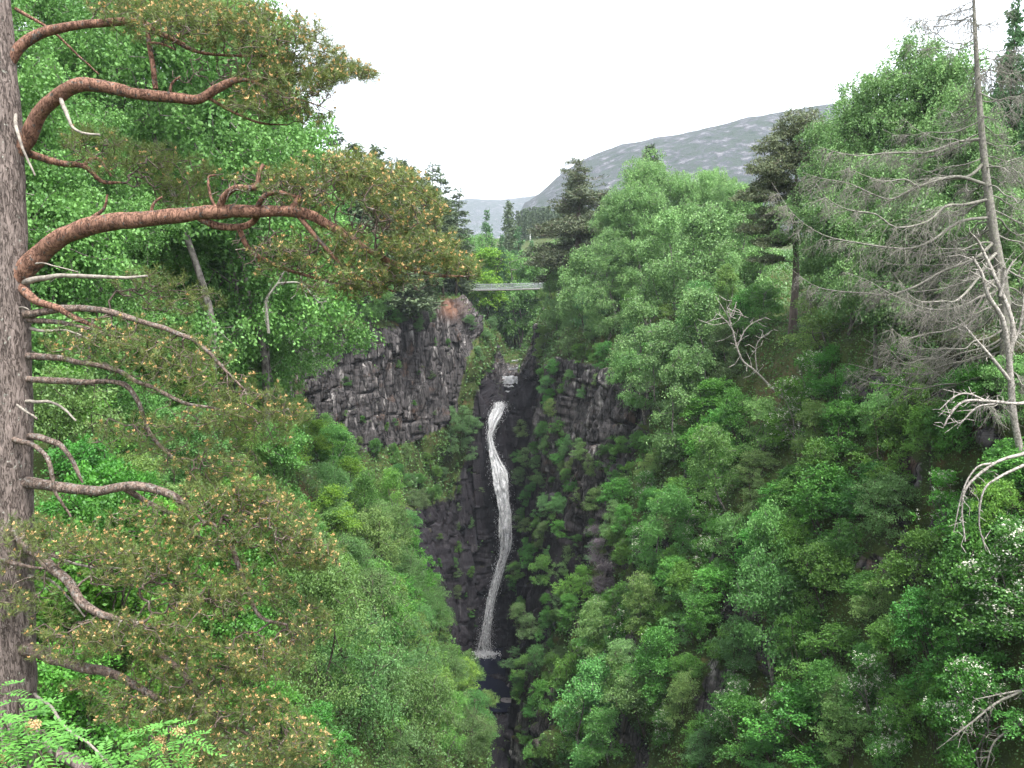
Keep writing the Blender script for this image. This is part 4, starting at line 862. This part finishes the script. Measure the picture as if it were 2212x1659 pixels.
    limb([(20, 1130, Y-.1), (55, 1175, Y-.4), (100, 1215, Y-.7), (140, 1250, Y-.9), (180, 1300, Y-1.0), (230, 1330, Y-1.1), (290, 1345, Y-1.1)], (32, 14),
         [(160, 1180, Y-.6, 130, 60, .7, dict(dens=.55)), (300, 1220, Y-.7, 150, 60, .7, dict(dens=.8)), (420, 1290, Y-.8, 130, 60, .7), (300, 1370, Y-1.0, 160, 50, .7, dict(dens=.8)), (150, 1390, Y-.9, 110, 50, .6, dict(dens=.6)), (540, 1270, Y-.6, 110, 50, .5, dict(dens=.6))], cones=1)
    limb([(0, 1210, Y-.4), (60, 1225, Y-.7), (120, 1228, Y-.8)], (12, 4), [(60, 1180, Y-.7, 110, 70, .4, dict(dens=.45)), (60, 1290, Y-.7, 100, 60, .4, dict(dens=.4))], cones=.5)
    limb([(45, 1400, Y-.1), (110, 1415, Y-.4), (180, 1440, Y-.6), (250, 1460, Y-.7), (330, 1500, Y-.8), (400, 1545, Y-.9)], (34, 14),
         [(430, 1440, Y-.8, 160, 60, .7, dict(dens=.9)), (560, 1420, Y-.7, 110, 60, .5, dict(dens=.8)), (330, 1540, Y-1.0, 140, 50, .6, dict(dens=.6)), (500, 1540, Y-.9, 150, 60, .7), (620, 1610, Y-.9, 110, 60, .6), (430, 1640, Y-1.0, 150, 45, .6), (250, 1490, Y-.8, 120, 30, .5, dict(dens=.6)), (650, 1350, Y-.5, 70, 60, .4, dict(dens=.7))],
         subs=[([(330, 1400, Y-.8), (400, 1460, Y-.8), (460, 1540, Y-.8), (560, 1600, Y-.8)], (14, 6)), ([(500, 1180, Y-.6), (530, 1260, Y-.6), (560, 1330, Y-.6), (620, 1350, Y-.6)], (12, 6))])
    limb([(30, 1560, Y), (100, 1605, Y-.6), (150, 1640, Y-1.0), (220, 1690, Y-1.4)], (30, 22), None, mat='bark_pine')
near_pine()

# ------------------------------------------------------------------ rowan saplings close by
def rowan(tips, foot, label, seed):
    rng = np.random.default_rng(seed); root = bpy.data.objects.new('rowan_sapling', None); COL.objects.link(root); root.location = [float(x) for x in foot]
    tag(root, label, 'sapling', 'rowan saplings'); st, lf, bd = MB(), MB(), MB()
    for (x, y, Yd, nl, bud) in tips:
        t = D(x, y, Yd); m_ = (t+np.array(foot))/2+np.array([.15, 0, -.2])
        P = spline([np.array(foot), m_, t-np.array([.05, 0, .25]), t], 6); tube(st, P, np.linspace(.014, .004, len(P)), 6)
        for k in range(nl):
            a = k*2.4+rng.uniform(-.3, .3); el = rng.uniform(-.15, .45)
            ax = np.array([math.cos(a)*math.cos(el), math.sin(a)*math.cos(el), math.sin(el)]); ln = rng.uniform(.13, .19)
            b0 = P[-1-min(int(k*.8), 8)]
            s = np.linspace(0, 1, 8); rach = b0+ax*ln*s[:, None]+np.array([0, 0, -1])*(.05*s*s)[:, None]
            segs(lf, rach[:-1], rach[1:], .0013, .001, 3, tone=.9)
            side = norm(np.cross(ax, [0, 0, 1])[None])[0]
            for sg in (-1, 1):
                Pp = rach[2:]; dr = side*sg+ax*.55+np.array([0, 0, -.12]); L = ln*.30*np.interp(s[2:], [.2, .55, 1], [.75, 1, .6])
                leaves(lf, Pp, np.repeat(dr[None], len(Pp), 0)+rng.normal(size=Pp.shape)*.08, L, L*.38, rng, np.clip(rng.uniform(.2, .9)+rng.normal(size=len(Pp))*.1, 0, 1), .9)
            leaves(lf, rach[-1:], ax[None], ln*.26, ln*.10, rng, .5, .9)
        if bud:
            n = 260; q = norm(rng.normal(size=(n, 3)))*rng.uniform(.3, 1, (n, 1)); c = t+np.array([0, 0, .03])+q*np.array([.045, .045, .025])
            leaves(bd, c, rng.normal(size=(n, 3)), .009, .008, rng, rng.uniform(0, 1, n), .3)
    for nm, mb, mt in (('stem', st, 'bark_dark'), ('leaves', lf, 'rowan'), ('bud_clumps', bd, 'bud')):
        if not mb.empty(): link(nm, mb.mesh(nm, M[mt]), root).location = -root.location
g1 = drop(-2.6, 4.4); g2 = drop(-1.9, 4.9)
rowan([(60, 1540, 4.2, 9, False), (20, 1570, 4.1, 9, False), (70, 1580, 4.1, 9, True), (110, 1600, 4.1, 9, False), (40, 1630, 4.0, 9, False), (100, 1640, 4.0, 9, False), (10, 1650, 4.0, 8, True), (135, 1590, 4.3, 6, False), (5, 1500, 4.4, 5, False)], (-2.6, 4.4, g1[0].z), 'bright green rowan sapling in front of the foot of the big pine trunk', 1)
rowan([(385, 1590, 4.9, 9, True), (345, 1610, 4.9, 9, True), (300, 1645, 4.9, 9, False), (360, 1650, 4.8, 9, False), (410, 1610, 4.9, 6, False), (250, 1660, 4.8, 8, False)], (-1.9, 4.9, g2[0].z), 'smaller rowan sapling on the bottom edge, away from the pine trunk', 2)

# ------------------------------------------------------------------ dead conifer and bare birches
def dead_conifer():
    rng = np.random.default_rng(12); Y = 42.0; foot = D(2190, 735, Y); g = drop(foot[0], foot[1])[0]
    foot = np.array([g.x, g.y, g.z-.3])
    root = bpy.data.objects.new('dead_conifer', None); COL.objects.link(root); root.location = [float(x) for x in foot]
    tag(root, 'dead grey conifer with long sweeping bare branches hung with lichen', 'tree')
    tp = spline([foot, D(2170, 650, Y), D(2150, 520, Y), D(2130, 380, Y), D(2117, 240, Y), D(2108, 100, Y), D(2102, -40, Y), D(2098, -180, Y)], 7)
    mb = MB(); tube(mb, tp, np.interp(np.linspace(0, 1, len(tp)), [0, .12, .5, 1], [.40, .25, .15, .02]), 12, bump=.12)
    link('trunk', mb.mesh('trunk', M['bark_dead'], True), root).location = -root.location
    def branch(p0, direction, ln, droop, curl, thick, dens=1.0):
        s = np.linspace(0, 1, 9); h = norm(np.array(direction, float)[None])[0]
        P = p0+h*ln*s[:, None]+np.array([0, 0, 1])*(ln*(-droop*np.sin(s*1.9)+curl*s**3))[:, None]+np.cumsum(rng.normal(size=(9, 3))*.024*ln, 0)
        P[0] = p0; Q = spline(P, 3); b = MB(); tube(b, Q, np.linspace(thick, .008, len(Q)), 6)
        side = norm(np.cross(h, [0, 0, 1])[None])[0]; A0, A1, A2, A3 = [], [], [], []
        for k in range(int(22*dens*ln/5)+4):
            t = rng.uniform(.12, 1); i = int(t*(len(Q)-1)); sl = ln*.26*rng.uniform(.4, 1.1)*(1.15-t)+.15; sg = rng.choice([-1, 1])
            d = norm((h*.75+side*sg*rng.uniform(.3, 1)+np.array([0, 0, rng.uniform(-.9, .35)]))[None])[0]
            x0 = Q[i]; x1 = x0+d*sl*.5+rng.normal(size=3)*.04; x2 = x0+d*sl+np.array([0, 0, -.18*sl])+rng.normal(size=3)*.05
            A0 += [x0, x1]; A1 += [x1, x2]; A2 += [.014, .010]; A3 += [.010, .006]
            for _ in range(int(6*dens)+2):
                w = rng.uniform(.15, 1); y0 = x0*(1-w)+x2*w; y1 = y0+(norm(rng.normal(size=(1, 3)))[0]*.7+d*.6+np.array([0, 0, -.45]))*rng.uniform(.15, .5)
                y2 = y1+np.array([rng.normal()*.08, rng.normal()*.08, -rng.uniform(.05, .3)])
                A0 += [y0, y1]; A1 += [y1, y2]; A2 += [.0075, .006]; A3 += [.006, .004]
        segs(b, A0, A1, np.array(A2), np.array(A3), 3)
        link('branch', b.mesh('branch', M['bark_dead'], True), root).location = -root.location
    zt = tp[-1][2]; zf = foot[2]
    def tat(z): return np.array([np.interp(z, tp[:, 2], tp[:, j]) for j in range(3)])
    for k in range(76):
        q = (k+rng.uniform(0, .8))/76; z = zf+2.0+(zt-zf-3.0)*q; a = rng.uniform(0, 6.28)
        ln = (7.2*(1-q)**.8+1.6)*rng.uniform(.55, 1.0)
        branch(tat(z), (math.cos(a), math.sin(a), -.12+.25*q), ln, .22*(1-q*.6), .18, .02+.035*(1-q), .7)
    for (x, y, ln, dx, dy, dr, cu) in [(2145, 470, 10.2, -1, -.15, .28, .30), (2150, 520, 8.8, -1, .1, .36, .26), (2140, 430, 9.4, -1, -.35, .20, .20), (2155, 560, 8.2, -1, -.1, .42, .22), (2135, 400, 8.5, -1, .2, .16, .16), (2160, 590, 6.5, -1, -.3, .55, .2), (2150, 545, 7.6, -1, -.5, .50, .3), (2130, 350, 7.5, -1, -.1, .14, .12), (2125, 300, 6.8, -1, .1, .10, .08), (2162, 610, 5.6, -1, .1, .75, .2)]:
        z = D(x, y, Y)[2]; branch(tat(z), (dx, dy, .02), ln, dr, cu, .085, 1.25)
dead_conifer()

def bare(name, label, strokes, Y, foot=None, mat='bark_white', cat='tree', twigs=1.0, seed=1):
    """a leafless little tree from hand-laid stems (2212-wide frame coordinates, width in the same pixels, depth offset)"""
    rng = np.random.default_rng(seed); k = Y/1916.0
    root = bpy.data.objects.new(name, None); COL.objects.link(root)
    p0 = D(strokes[0][0][0][0], strokes[0][0][0][1], Y); root.location = [float(x) for x in p0]; tag(root, label, cat)
    for n, (pts, w) in enumerate(strokes):
        P = spline([D(x, y, Y+(o[0] if o else 0)) for x, y, *o in pts], 5); b = MB()
        tube(b, P, np.linspace(w[0], w[1], len(P))/2*k, 6, bump=.15)
        A0, A1 = [], []
        for _ in range(int(14*twigs*len(P)/10)):
            i = rng.integers(len(P)//4, len(P)); d = norm((P[min(i+1, len(P)-1)]-P[max(i-1, 0)]+rng.normal(size=3)*.5)[None])[0]
            ln = rng.uniform(8, 34)*k; x1 = P[i]+(d+rng.normal(size=3)*.6)*ln*.5; x2 = x1+(d+rng.normal(size=3)*.5)*ln*.5
            A0 += [P[i], x1]; A1 += [x1, x2]
        if A0: segs(b, A0, A1, 1.0*k, .6*k, 3)
        link('stem' if n == 0 else 'branch', b.mesh('stem', M[mat], True), root).location = -root.location
bare('dead_birch', 'bare white-barked birch leaning beside the thick dead conifer trunk',
     [([(2212, 1010), (2190, 900), (2180, 780), (2165, 690, -.3), (2135, 640, -.5), (2120, 590, -.6), (2100, 555, -.6)], (16, 5)), ([(2180, 780), (2188, 700), (2150, 600, .3), (2120, 535, .5), (2105, 510)], (11, 4)),
      ([(2188, 830), (2140, 770), (2105, 730), (2085, 705)], (9, 3)), ([(2160, 640), (2175, 590), (2190, 560)], (6, 2)), ([(2190, 740), (2205, 700), (2212, 640)], (7, 3)), ([(2150, 620), (2120, 600), (2095, 585)], (5, 2))], 38, seed=3)
bare('dead_birch', 'bare drooping birch branch arching down from the frame edge, pale and curved',
     [([(2260, 860), (2200, 872), (2130, 866), (2080, 868), (2050, 900), (2040, 920)], (9, 3)), ([(2130, 866), (2090, 850), (2060, 858), (2030, 885)], (5, 2)), ([(2150, 872), (2110, 880), (2075, 915)], (5, 2))], 33, twigs=.6, seed=4)
bare('dead_birch', 'pale leafless branch curving downward below the first arching branch',
     [([(2280, 960), (2212, 980), (2150, 1000), (2090, 1050), (2078, 1100), (2085, 1170)], (9, 3)), ([(2212, 1005), (2160, 1030), (2125, 1060), (2115, 1130), (2130, 1190)], (7, 2)), ([(2150, 1000), (2110, 1010), (2080, 1060), (2060, 1150)], (5, 2))], 31, twigs=.4, seed=5)
bare('dead_birch', 'crooked dead birch with white lichened stem below the flat-topped pine',
     [([(1690, 860), (1660, 830), (1630, 800), (1605, 780), (1592, 750), (1583, 715), (1576, 690), (1590, 660)], (5.5, 2.5)), ([(1592, 750), (1612, 710), (1640, 690)], (3, 1.2)), ([(1580, 700), (1570, 672), (1580, 650)], (2.5, 1.2)), ([(1635, 800), (1632, 760), (1640, 735), (1665, 715)], (3, 1.2)), ([(1588, 720), (1565, 690), (1545, 675)], (2.5, 1.2))], 68, twigs=.5, seed=6)
bare('fallen_stem', 'long pale dead stem leaning over the cliff, behind the right-hand birches',
     [([(1495, 830), (1470, 812), (1440, 790), (1425, 770)], (6, 4)), ([(1490, 825), (1462, 838), (1430, 860)], (4, 2)), ([(1490, 820), (1455, 775), (1420, 740), (1390, 690)], (6, 3))], 100, mat='bark_dead', seed=8)
bare('dead_branch', 'bare pale branch lying out level over the shrub slope',
     [([(2010, 1145), (1960, 1148), (1900, 1152), (1850, 1162), (1800, 1165)], (6, 3)), ([(1900, 1152), (1850, 1140), (1820, 1142)], (4, 2)), ([(1960, 1148), (1900, 1170), (1850, 1185)], (4, 2))], 50, mat='bark_dead', seed=9)
bare('dead_branch', 'bare forked branch above the bottom corner shrubs',
     [([(2290, 1450), (2212, 1490), (2150, 1520), (2100, 1560), (2060, 1590)], (9, 3)), ([(2212, 1490), (2160, 1500), (2110, 1510)], (5, 2)), ([(2212, 1560), (2150, 1600), (2130, 1659)], (6, 3))], 32, mat='bark_dead', seed=10)
bare('dead_birch', 'silvery dead snag reaching out of the birches below the thick reddish limb',
     [([(580, 720), (577, 680), (575, 650), (590, 625), (600, 612)], (7, 4)), ([(600, 612), (640, 610), (660, 620), (685, 650), (705, 652)], (5, 2)), ([(600, 612), (612, 590), (625, 572)], (4, 2))], 46, mat='bark_dead', twigs=.6, seed=11)

# ------------------------------------------------------------------ footbridge
def bridge():
    Yb = 185.0; x0, x1 = -17.0, 9.5; zc = U(500, 289, Yb)[2]
    root = bpy.data.objects.new('suspension_footbridge', None); COL.objects.link(root); root.location = (x0, Yb, zc)
    tag(root, 'slender grey suspension footbridge across the top of the gorge', 'bridge')
    n = 53; X = np.linspace(x0, x1, n); q = (X-x0)/(x1-x0); Z = zc-.35+.5*q-.12*np.sin(np.pi*q)
    def part(name, mb, mat): link(name, mb.mesh(name, M[mat]), root).location = -root.location
    d = MB()
    for dy in np.linspace(-.55, .55, 6):
        p = np.stack([X, np.full(n, Yb+dy), Z], 1); segs(d, p[:-1], p[1:], .17, .17, 4)
    for i in range(n): segs(d, [[X[i], Yb-.65, Z[i]-.08]], [[X[i], Yb+.65, Z[i]-.08]], .06, .06, 4)
    part('deck', d, 'wood')
    for sy in (-.7, .7):
        c = MB(); zt = Z+1.25+2.4*(2*np.clip(q, 0, 1)-1)**4*0+.0
        ca = Z+.25+1.05*(2*(q-.42))**2
        p = np.stack([X, np.full(n, Yb+sy), np.minimum(ca, Z+3.2)], 1); segs(c, p[:-1], p[1:], .045, .045, 5); part('main_cable', c, 'steel')
        r = MB(); p = np.stack([X, np.full(n, Yb+sy), Z+1.25], 1); segs(r, p[:-1], p[1:], .03, .03, 4); part('handrail', r, 'steel')
        w = MB()
        for hgt in np.linspace(.1, 1.15, 7):
            p = np.stack([X, np.full(n, Yb+sy), Z+hgt], 1); segs(w, p[:-1], p[1:], .014, .014, 3)
        xs = np.linspace(x0, x1, 180); zs = np.interp(xs, X, Z); p = np.stack([xs, np.full(180, Yb+sy), zs], 1)
        segs(w, p, p+np.array([0, 0, 1.2]), .017, .017, 3); part('wire_mesh', w, 'steel')
        for i in range(1, n-1, 6):
            h = MB(); segs(h, [[X[i], Yb+sy, Z[i]-.1]], [[X[i], Yb+sy, Z[i]+1.35]], .05, .05, 5); part('post', h, 'steel')
    for x in (x0, x1):
        t = MB()
        for sy in (-.75, .75): segs(t, [[x, Yb+sy, zc-2.5]], [[x, Yb+sy, zc+3.2]], .13, .1, 6)
        segs(t, [[x, Yb-.8, zc+3.0]], [[x, Yb+.8, zc+3.0]], .08, .08, 6); part('tower', t, 'steel')
bridge()
def marker():
    p = onground(530, 392); mb = MB(); segs(mb, [[p[0], p[1], p[2]-.3]], [[p[0], p[1], p[2]+4.2]], .15, .14, 8)
    o = link('marker_post', mb.mesh('marker_post', M['post'])); tag(o, 'thin white post standing before the dark plantation', 'post')
marker()
def plantation():
    mb = MB(); rng = np.random.default_rng(6); P, Dr = [], []
    for k in range(90):
        u = rng.uniform(517, 622); Y = rng.uniform(396, 418); x = (u-512)/F*Y; g = drop(x, Y)[0]
        z = g.z if g else 0; H = max(3, U(u, 212+rng.uniform(-5, 5)-.05*(u-520), Y)[2]-z)
        n = 420; q = rng.uniform(0, 1, n)**.7; a = rng.uniform(0, 6.28, n); r = (1-q)*2.4*rng.uniform(.5, 1, n)+.1
        P.append(np.stack([x+np.cos(a)*r, Y+np.sin(a)*r, z+q*H], 1)); Dr.append(np.stack([np.cos(a), np.sin(a), -.3+0*a], 1))
        segs(mb, [[x, Y, z]], [[x, Y, z+H*.9]], .2, .05, 4, .1)
    P = np.concatenate(P); Dr = np.concatenate(Dr); leaves(mb, P, Dr, .9, .45, rng, rng.uniform(0, .7, len(P)), .2)
    o = link('plantation_forest', mb.mesh('plantation_forest', M['spruce'])); tag(o, 'dark blue-green conifer plantation at the foot of the hill', 'forest', kind='stuff')
plantation()

# ------------------------------------------------------------------ water
def water():
    m, nt, out = new_mat('white_water'); L = nt.links; N = nt.nodes.new
    tc = N('ShaderNodeTexCoord'); mp = N('ShaderNodeMapping'); mp.inputs['Scale'].default_value = (3.6, 3.6, 1.5); L.new(tc.outputs['Object'], mp.inputs[0])
    n1 = N('ShaderNodeTexNoise'); n1.inputs['Scale'].default_value = 1.3; n1.inputs['Detail'].default_value = 8; n1.inputs['Roughness'].default_value = .7; n1.inputs['Distortion'].default_value = .6; L.new(mp.outputs[0], n1.inputs['Vector'])
    r = N('ShaderNodeValToRGB'); r.color_ramp.elements[0].position = .38; r.color_ramp.elements[1].position = .58
    r.color_ramp.elements[0].color = (.60, .61, .64, 1); r.color_ramp.elements[1].color = (.92, .92, .92, 1); L.new(n1.outputs[0], r.inputs[0])
    dd_ = N('ShaderNodeBsdfDiffuse'); tl = N('ShaderNodeBsdfTranslucent'); L.new(r.outputs[0], dd_.inputs[0]); L.new(r.outputs[0], tl.inputs[0])
    d = N('ShaderNodeMixShader'); d.inputs[0].default_value = .35; L.new(dd_.outputs[0], d.inputs[1]); L.new(tl.outputs[0], d.inputs[2])
    tr = N('ShaderNodeBsdfTransparent'); at_ = N('ShaderNodeAttribute'); at_.attribute_name = 'tone'
    ad = N('ShaderNodeMath'); ad.operation = 'ADD'; L.new(n1.outputs[0], ad.inputs[0]); L.new(at_.outputs['Fac'], ad.inputs[1])
    r2 = N('ShaderNodeValToRGB'); r2.color_ramp.elements[0].position = .58; r2.color_ramp.elements[1].position = .86; L.new(ad.outputs[0], r2.inputs[0])
    mx = N('ShaderNodeMixShader'); L.new(r2.outputs[0], mx.inputs[0]); L.new(tr.outputs[0], mx.inputs[1]); L.new(d.outputs[0], mx.inputs[2])
    b = N('ShaderNodeBump'); b.inputs['Distance'].default_value = .3; L.new(n1.outputs[0], b.inputs['Height']); L.new(b.outputs[0], dd_.inputs['Normal']); L.new(mx.outputs[0], out.inputs[0])
    # centre line: u, v, half width px, Y
    shp = [(402, 500, 6), (406, 500, 6.6), (413, 497, 6.6), (421, 494, 6), (430, 491.5, 4), (437, 490, 2.6), (445, 491.5, 3.2), (453, 493.5, 4.4), (463, 496.5, 6.0), (472, 499.3, 7.6), (483, 501, 8.0), (497, 502.5, 7), (513, 505, 6.8), (528, 505, 7.8), (544, 505.5, 7.2), (558, 502.5, 6), (577, 497.5, 5.2), (601, 491, 4.8), (626, 487, 5), (641, 485, 6.5), (653.5, 484, 10)]
    path = [(u, v, hw, float(np.interp(v, [400, 406, 421, 452, 478, 528, 577, 653], [151.8, 151.3, 150.5, 149.4, 148.2, 147.4, 146.8, 146.3]))) for v, u, hw in shp]
    S = spline(path, 8); mb = MB(); rng = np.random.default_rng(2); nS = len(S)
    def strand(q0, q1, off, wid, dy, drift):
        i0, i1 = int(q0*(nS-1)), int(q1*(nS-1)); nx = 5; rows = []; tn = []
        for i in range(i0, i1+1):
            u, v, hw, Y = S[i]; t = (i-i0)/max(1, i1-i0); c = np.clip(off+drift*t, -1, 1)*hw*.74; w_ = wid*hw*(.55+.45*math.sin(math.pi*min(1, t*1.2+.1)))
            rows.append([U(u+c+w_*x, v, Y+dy-.2*(1-x*x)) for x in np.linspace(-1, 1, nx)])
            e = math.sin(math.pi*(.04+.92*t))**.4; tn.append([(.60-.33*(i/nS)**1.5)*e*(.55+.45*(1-abs(x)**2)) for x in np.linspace(-1, 1, nx)])
        V = np.array(rows); V += fbm(V*np.array([1.3, 1.3, .9])+off*9, 5, 3)[..., None]*np.array([.5, .9, .1])
        ix = np.arange(V.shape[0]*nx).reshape(V.shape[0], nx)
        mb.add(V.reshape(-1, 3), np.stack([ix[:-1, :-1], ix[:-1, 1:], ix[1:, 1:], ix[1:, :-1]], -1).reshape(-1, 4), np.array(tn).ravel())
    for k in range(5): strand(0, .97, -.6+k*.3, .24, rng.uniform(-.5, 0), rng.uniform(-.2, .2))
    for k in range(46):
        q0 = rng.uniform(0, .85); strand(q0, min(1, q0+rng.uniform(.12, .45)), rng.uniform(-1.1, 1.1), rng.uniform(.10, .26), rng.uniform(-1.0, .1), rng.uniform(-.5, .5))
    n = 9000; ii = rng.uniform(0, nS-1, n)**1.0; uu, vv, hh_, yy = [np.interp(ii, np.arange(nS), S[:, k]) for k in range(4)]
    sp_ = rng.normal(size=n)*.62; Pd = np.array([U(uu[k]+sp_[k]*hh_[k], vv[k], yy[k]-.3) for k in range(n)])+rng.normal(size=(n, 3))*np.array([.1, .5, .2])
    leaves(mb, Pd, rng.normal(size=(n, 3))*.3+[0, 0, -1], rng.uniform(.12, .40, n), .045, rng, .75, 0.)
    wf = link('waterfall', mb.mesh('waterfall', m, True)); tag(wf, 'tall narrow white waterfall dropping into the dark pool', 'waterfall', kind='structure')
    # cascades above the lip
    c = MB()
    for (ua, ub, va, vb, Y) in [(503, 517, 376, 384, 161), (505, 515, 385.5, 387, 160), (509, 518, 368, 369.5, 164), (512, 517, 360, 361, 168), (506, 512, 391, 392, 157)]:
        nx, nz = 10, 8; V = np.array([[U(ua+(ub-ua)*i/(nx-1)+rng.normal()*.3, va+(vb-va)*j/(nz-1), Y-.25*j/(nz-1)*2) for i in range(nx)] for j in range(nz)]); V += rng.normal(size=V.shape)*np.array([.16, .2, .06])
        ix = np.arange(nx*nz).reshape(nz, nx); c.add(V.reshape(-1, 3), np.stack([ix[:-1, :-1], ix[:-1, 1:], ix[1:, 1:], ix[1:, :-1]], -1).reshape(-1, 4), .5)
    tag(link('stream_water', c.mesh('stream_water', m, True)), kind='structure')
    # pool
    pm, nt, out = new_mat('pool_water'); p = nt.nodes.new('ShaderNodeBsdfPrincipled'); p.inputs['Base Color'].default_value = (.008, .010, .026, 1); p.inputs['Specular IOR Level'].default_value = .08; p.inputs['Base Color'].default_value = (.004, .005, .014, 1);    n2 = nt.nodes.new('ShaderNodeTexNoise'); n2.inputs['Scale'].default_value = 2.5; b2 = nt.nodes.new('ShaderNodeBump'); b2.inputs['Distance'].default_value = .1
    nt.links.new(n2.outputs[0], b2.inputs['Height']); nt.links.new(b2.outputs[0], p.inputs['Normal']); nt.links.new(p.outputs[0], out.inputs[0])
    pb = MB(); zz = U(485, 654, 146.3)[2]-.15; xs = np.linspace(-12, 9, 12); ys = np.linspace(126, 151, 20); V = np.array([[[x, y, zz] for x in xs] for y in ys]); ix = np.arange(240).reshape(20, 12)
    pb.add(V.reshape(-1, 3), np.stack([ix[:-1, :-1], ix[:-1, 1:], ix[1:, 1:], ix[1:, :-1]], -1).reshape(-1, 4)); tag(link('pool_water', pb.mesh('pool_water', pm, True)), kind='structure')
    # foam ring at the foot of the fall
    fm = MB(); n = 900; a = rng.uniform(0, 6.28, n); r = np.abs(rng.normal(size=n)); cx = U(485, 654, 146.3)
    Pf = cx+np.stack([np.cos(a)*r*1.3, np.sin(a)*r*.9-.5, np.exp(-r)*.9*rng.uniform(0, 1, n)], 1); leaves(fm, Pf, rng.normal(size=(n, 3))+[0, 0, .6], .35, .25, rng, .6, .3)
    n = 5200; tt_ = rng.uniform(0, 1, n)**2; ctr = np.array([np.interp(v_, S[:, 1], S[:, 0]) for v_ in 654-70*tt_]); 
    Pm = np.array([U(c_, v_, 146.2) for c_, v_ in zip(ctr, 654-70*tt_)])+rng.normal(size=(n, 3))*np.array([.75, .7, .35])*(1.25-tt_)[:, None]
    leaves(fm, Pm, rng.normal(size=(n, 3)), .055, .05, rng, .8, .0)
    tag(link('foam_water', fm.mesh('foam_water', m)), kind='structure')
water()
def haze():
    m, nt, out = new_mat('haze'); v = nt.nodes.new('ShaderNodeVolumePrincipled'); v.inputs['Color'].default_value = (.78, .88, 1, 1); v.inputs['Density'].default_value = .00013
    nt.links.new(v.outputs[0], out.inputs['Volume'])
    x0, x1, y0, y1, z0, z1 = -6600, 6600, -60, 6700, -120, 900
    mb = MB(); v8 = [(x0, y0, z0), (x1, y0, z0), (x1, y1, z0), (x0, y1, z0), (x0, y0, z1), (x1, y0, z1), (x1, y1, z1), (x0, y1, z1)]
    mb.add(v8, [(0, 3, 2, 1), (4, 5, 6, 7), (0, 1, 5, 4), (1, 2, 6, 5), (2, 3, 7, 6), (3, 0, 4, 7)])
    tag(link('haze', mb.mesh('haze', m)), kind='stuff')
haze()

# ------------------------------------------------------------------ labels
LM = [((793, 150), 'the flat-topped pine'), ((793, 320), 'the foot of the flat-topped pine'), ((500, 289), 'the footbridge'), ((500, 400), 'the lip of the waterfall'), ((502, 500), 'the middle of the waterfall'), ((485, 650), 'the foot of the waterfall'),
      ((577, 200), 'the broad dark pine'), ((640, 400), 'the rock band'), ((360, 380), 'the bare cliff'), ((985, 385), 'the grey boulder outcrop'), ((768, 600), 'the dark rock outcrop'), ((605, 560), 'the grey dead shrub'), ((735, 335), 'the crooked dead birch'),
      ((1000, 300), 'the dead conifer'), ((900, 532), 'the level dead branch'), ((960, 480), 'the arching pale branches'), ((30, 560), 'the big pine trunk'), ((200, 220), 'the thick reddish limb'), ((340, 560), 'the cone-laden bough'), ((860, 655), 'the shaded hollow'), ((850, 380), 'the mossy bank'), ((520, 740), 'the gorge bottom'), ((450, 340), 'the brown earth ledge'), ((270, 300), 'the silvery snag'), ((960, 60), 'the sky gap beside the larch'), ((700, 120), 'the hill crest'), ((380, 150), 'the conifer ridge')]
ADJ = {'tbirch': ('tall drooping birch', 'high-crowned birch'), 'sallow': ('airy grey-green willow tree', 'feathery pale willow tree'), 'nbirch': ('tall airy birch', 'light green birch'), 'birch': ('drooping green birch', 'hanging leafy birch'), 'rbirch': ('rounded young birch', 'small bushy birch'), 'shrub': ('dense green shrub', 'leafy bright shrub'), 'willow': ('grey-green willow shrub', 'silvery willow bush'), 'blossom': ('shrub dotted with white blossom', 'white-flowering shrub'),
       'lime': ('yellow-green maple', 'lime maple'), 'larch': ('feathery larch', 'soft green larch'), 'spruce': ('dark spruce', 'dense spruce'), 'thin': ('gappy dark fir', 'open fir')}
def labels():
    used = {}
    for t in TREES:
        hh = {'birch': 10, 'nbirch': 10, 'tbirch': 18, 'rbirch': 7, 'shrub': 4, 'willow': 4.6, 'sallow': 7, 'blossom': 4.2, 'lime': 6}.get(t['kind'], 12)*t['s']
        u, v = proj(t['p']+np.array([0, 0, hh*.6])); t['uv'] = (u, v)
        if t['lab']: lb = t['lab']
        else:
            c = sorted(LM, key=lambda q: math.hypot(u-q[0][0], v-q[0][1]))
            lb = None
            for (lu, lv), nm in c[:7]:
                d = math.hypot(u-lu, v-lv); dx, dy = u-lu, v-lv
                how = 'right by' if d < 22 else ('just ' if d < 60 else ('' if d < 110 else 'well '))
                if d >= 22:
                    a = math.degrees(math.atan2(-dy, dx)) % 360; k = int((a+22.5)//45) % 8
                    how += ['to the right of', 'up and right of', 'above', 'up and left of', 'to the left of', 'down and left of', 'below', 'down and right of'][k]
                for sz in ('', 'small ' if t['s'] < .85 else 'large '):
                    for ad in ADJ.get(t['kind'], ('tree',)):
                        L_ = sz+ad+' '+how+' '+nm
                        if L_ not in used: lb = L_; break
                    if lb: break
                if lb: break
            if lb is None: lb = L_
        used[lb] = 1; t['o']['label'] = lb
        g = {'birch': 'birches on the gorge sides', 'nbirch': 'birches on the gorge sides', 'tbirch': 'tall birches', 'rbirch': 'young birches on the gorge sides', 'shrub': 'green shrubs on the slopes', 'willow': 'willow shrubs on the slopes', 'sallow': 'willow trees on the near slope', 'blossom': 'white-flowering shrubs', 'spruce': 'dark conifers', 'thin': 'open conifers', 'larch': 'larches', 'lime': 'yellow-green maples'}.get(t['kind'])
        if g: t['o']['group'] = g
labels()
print('trees', len(TREES), 'ok')
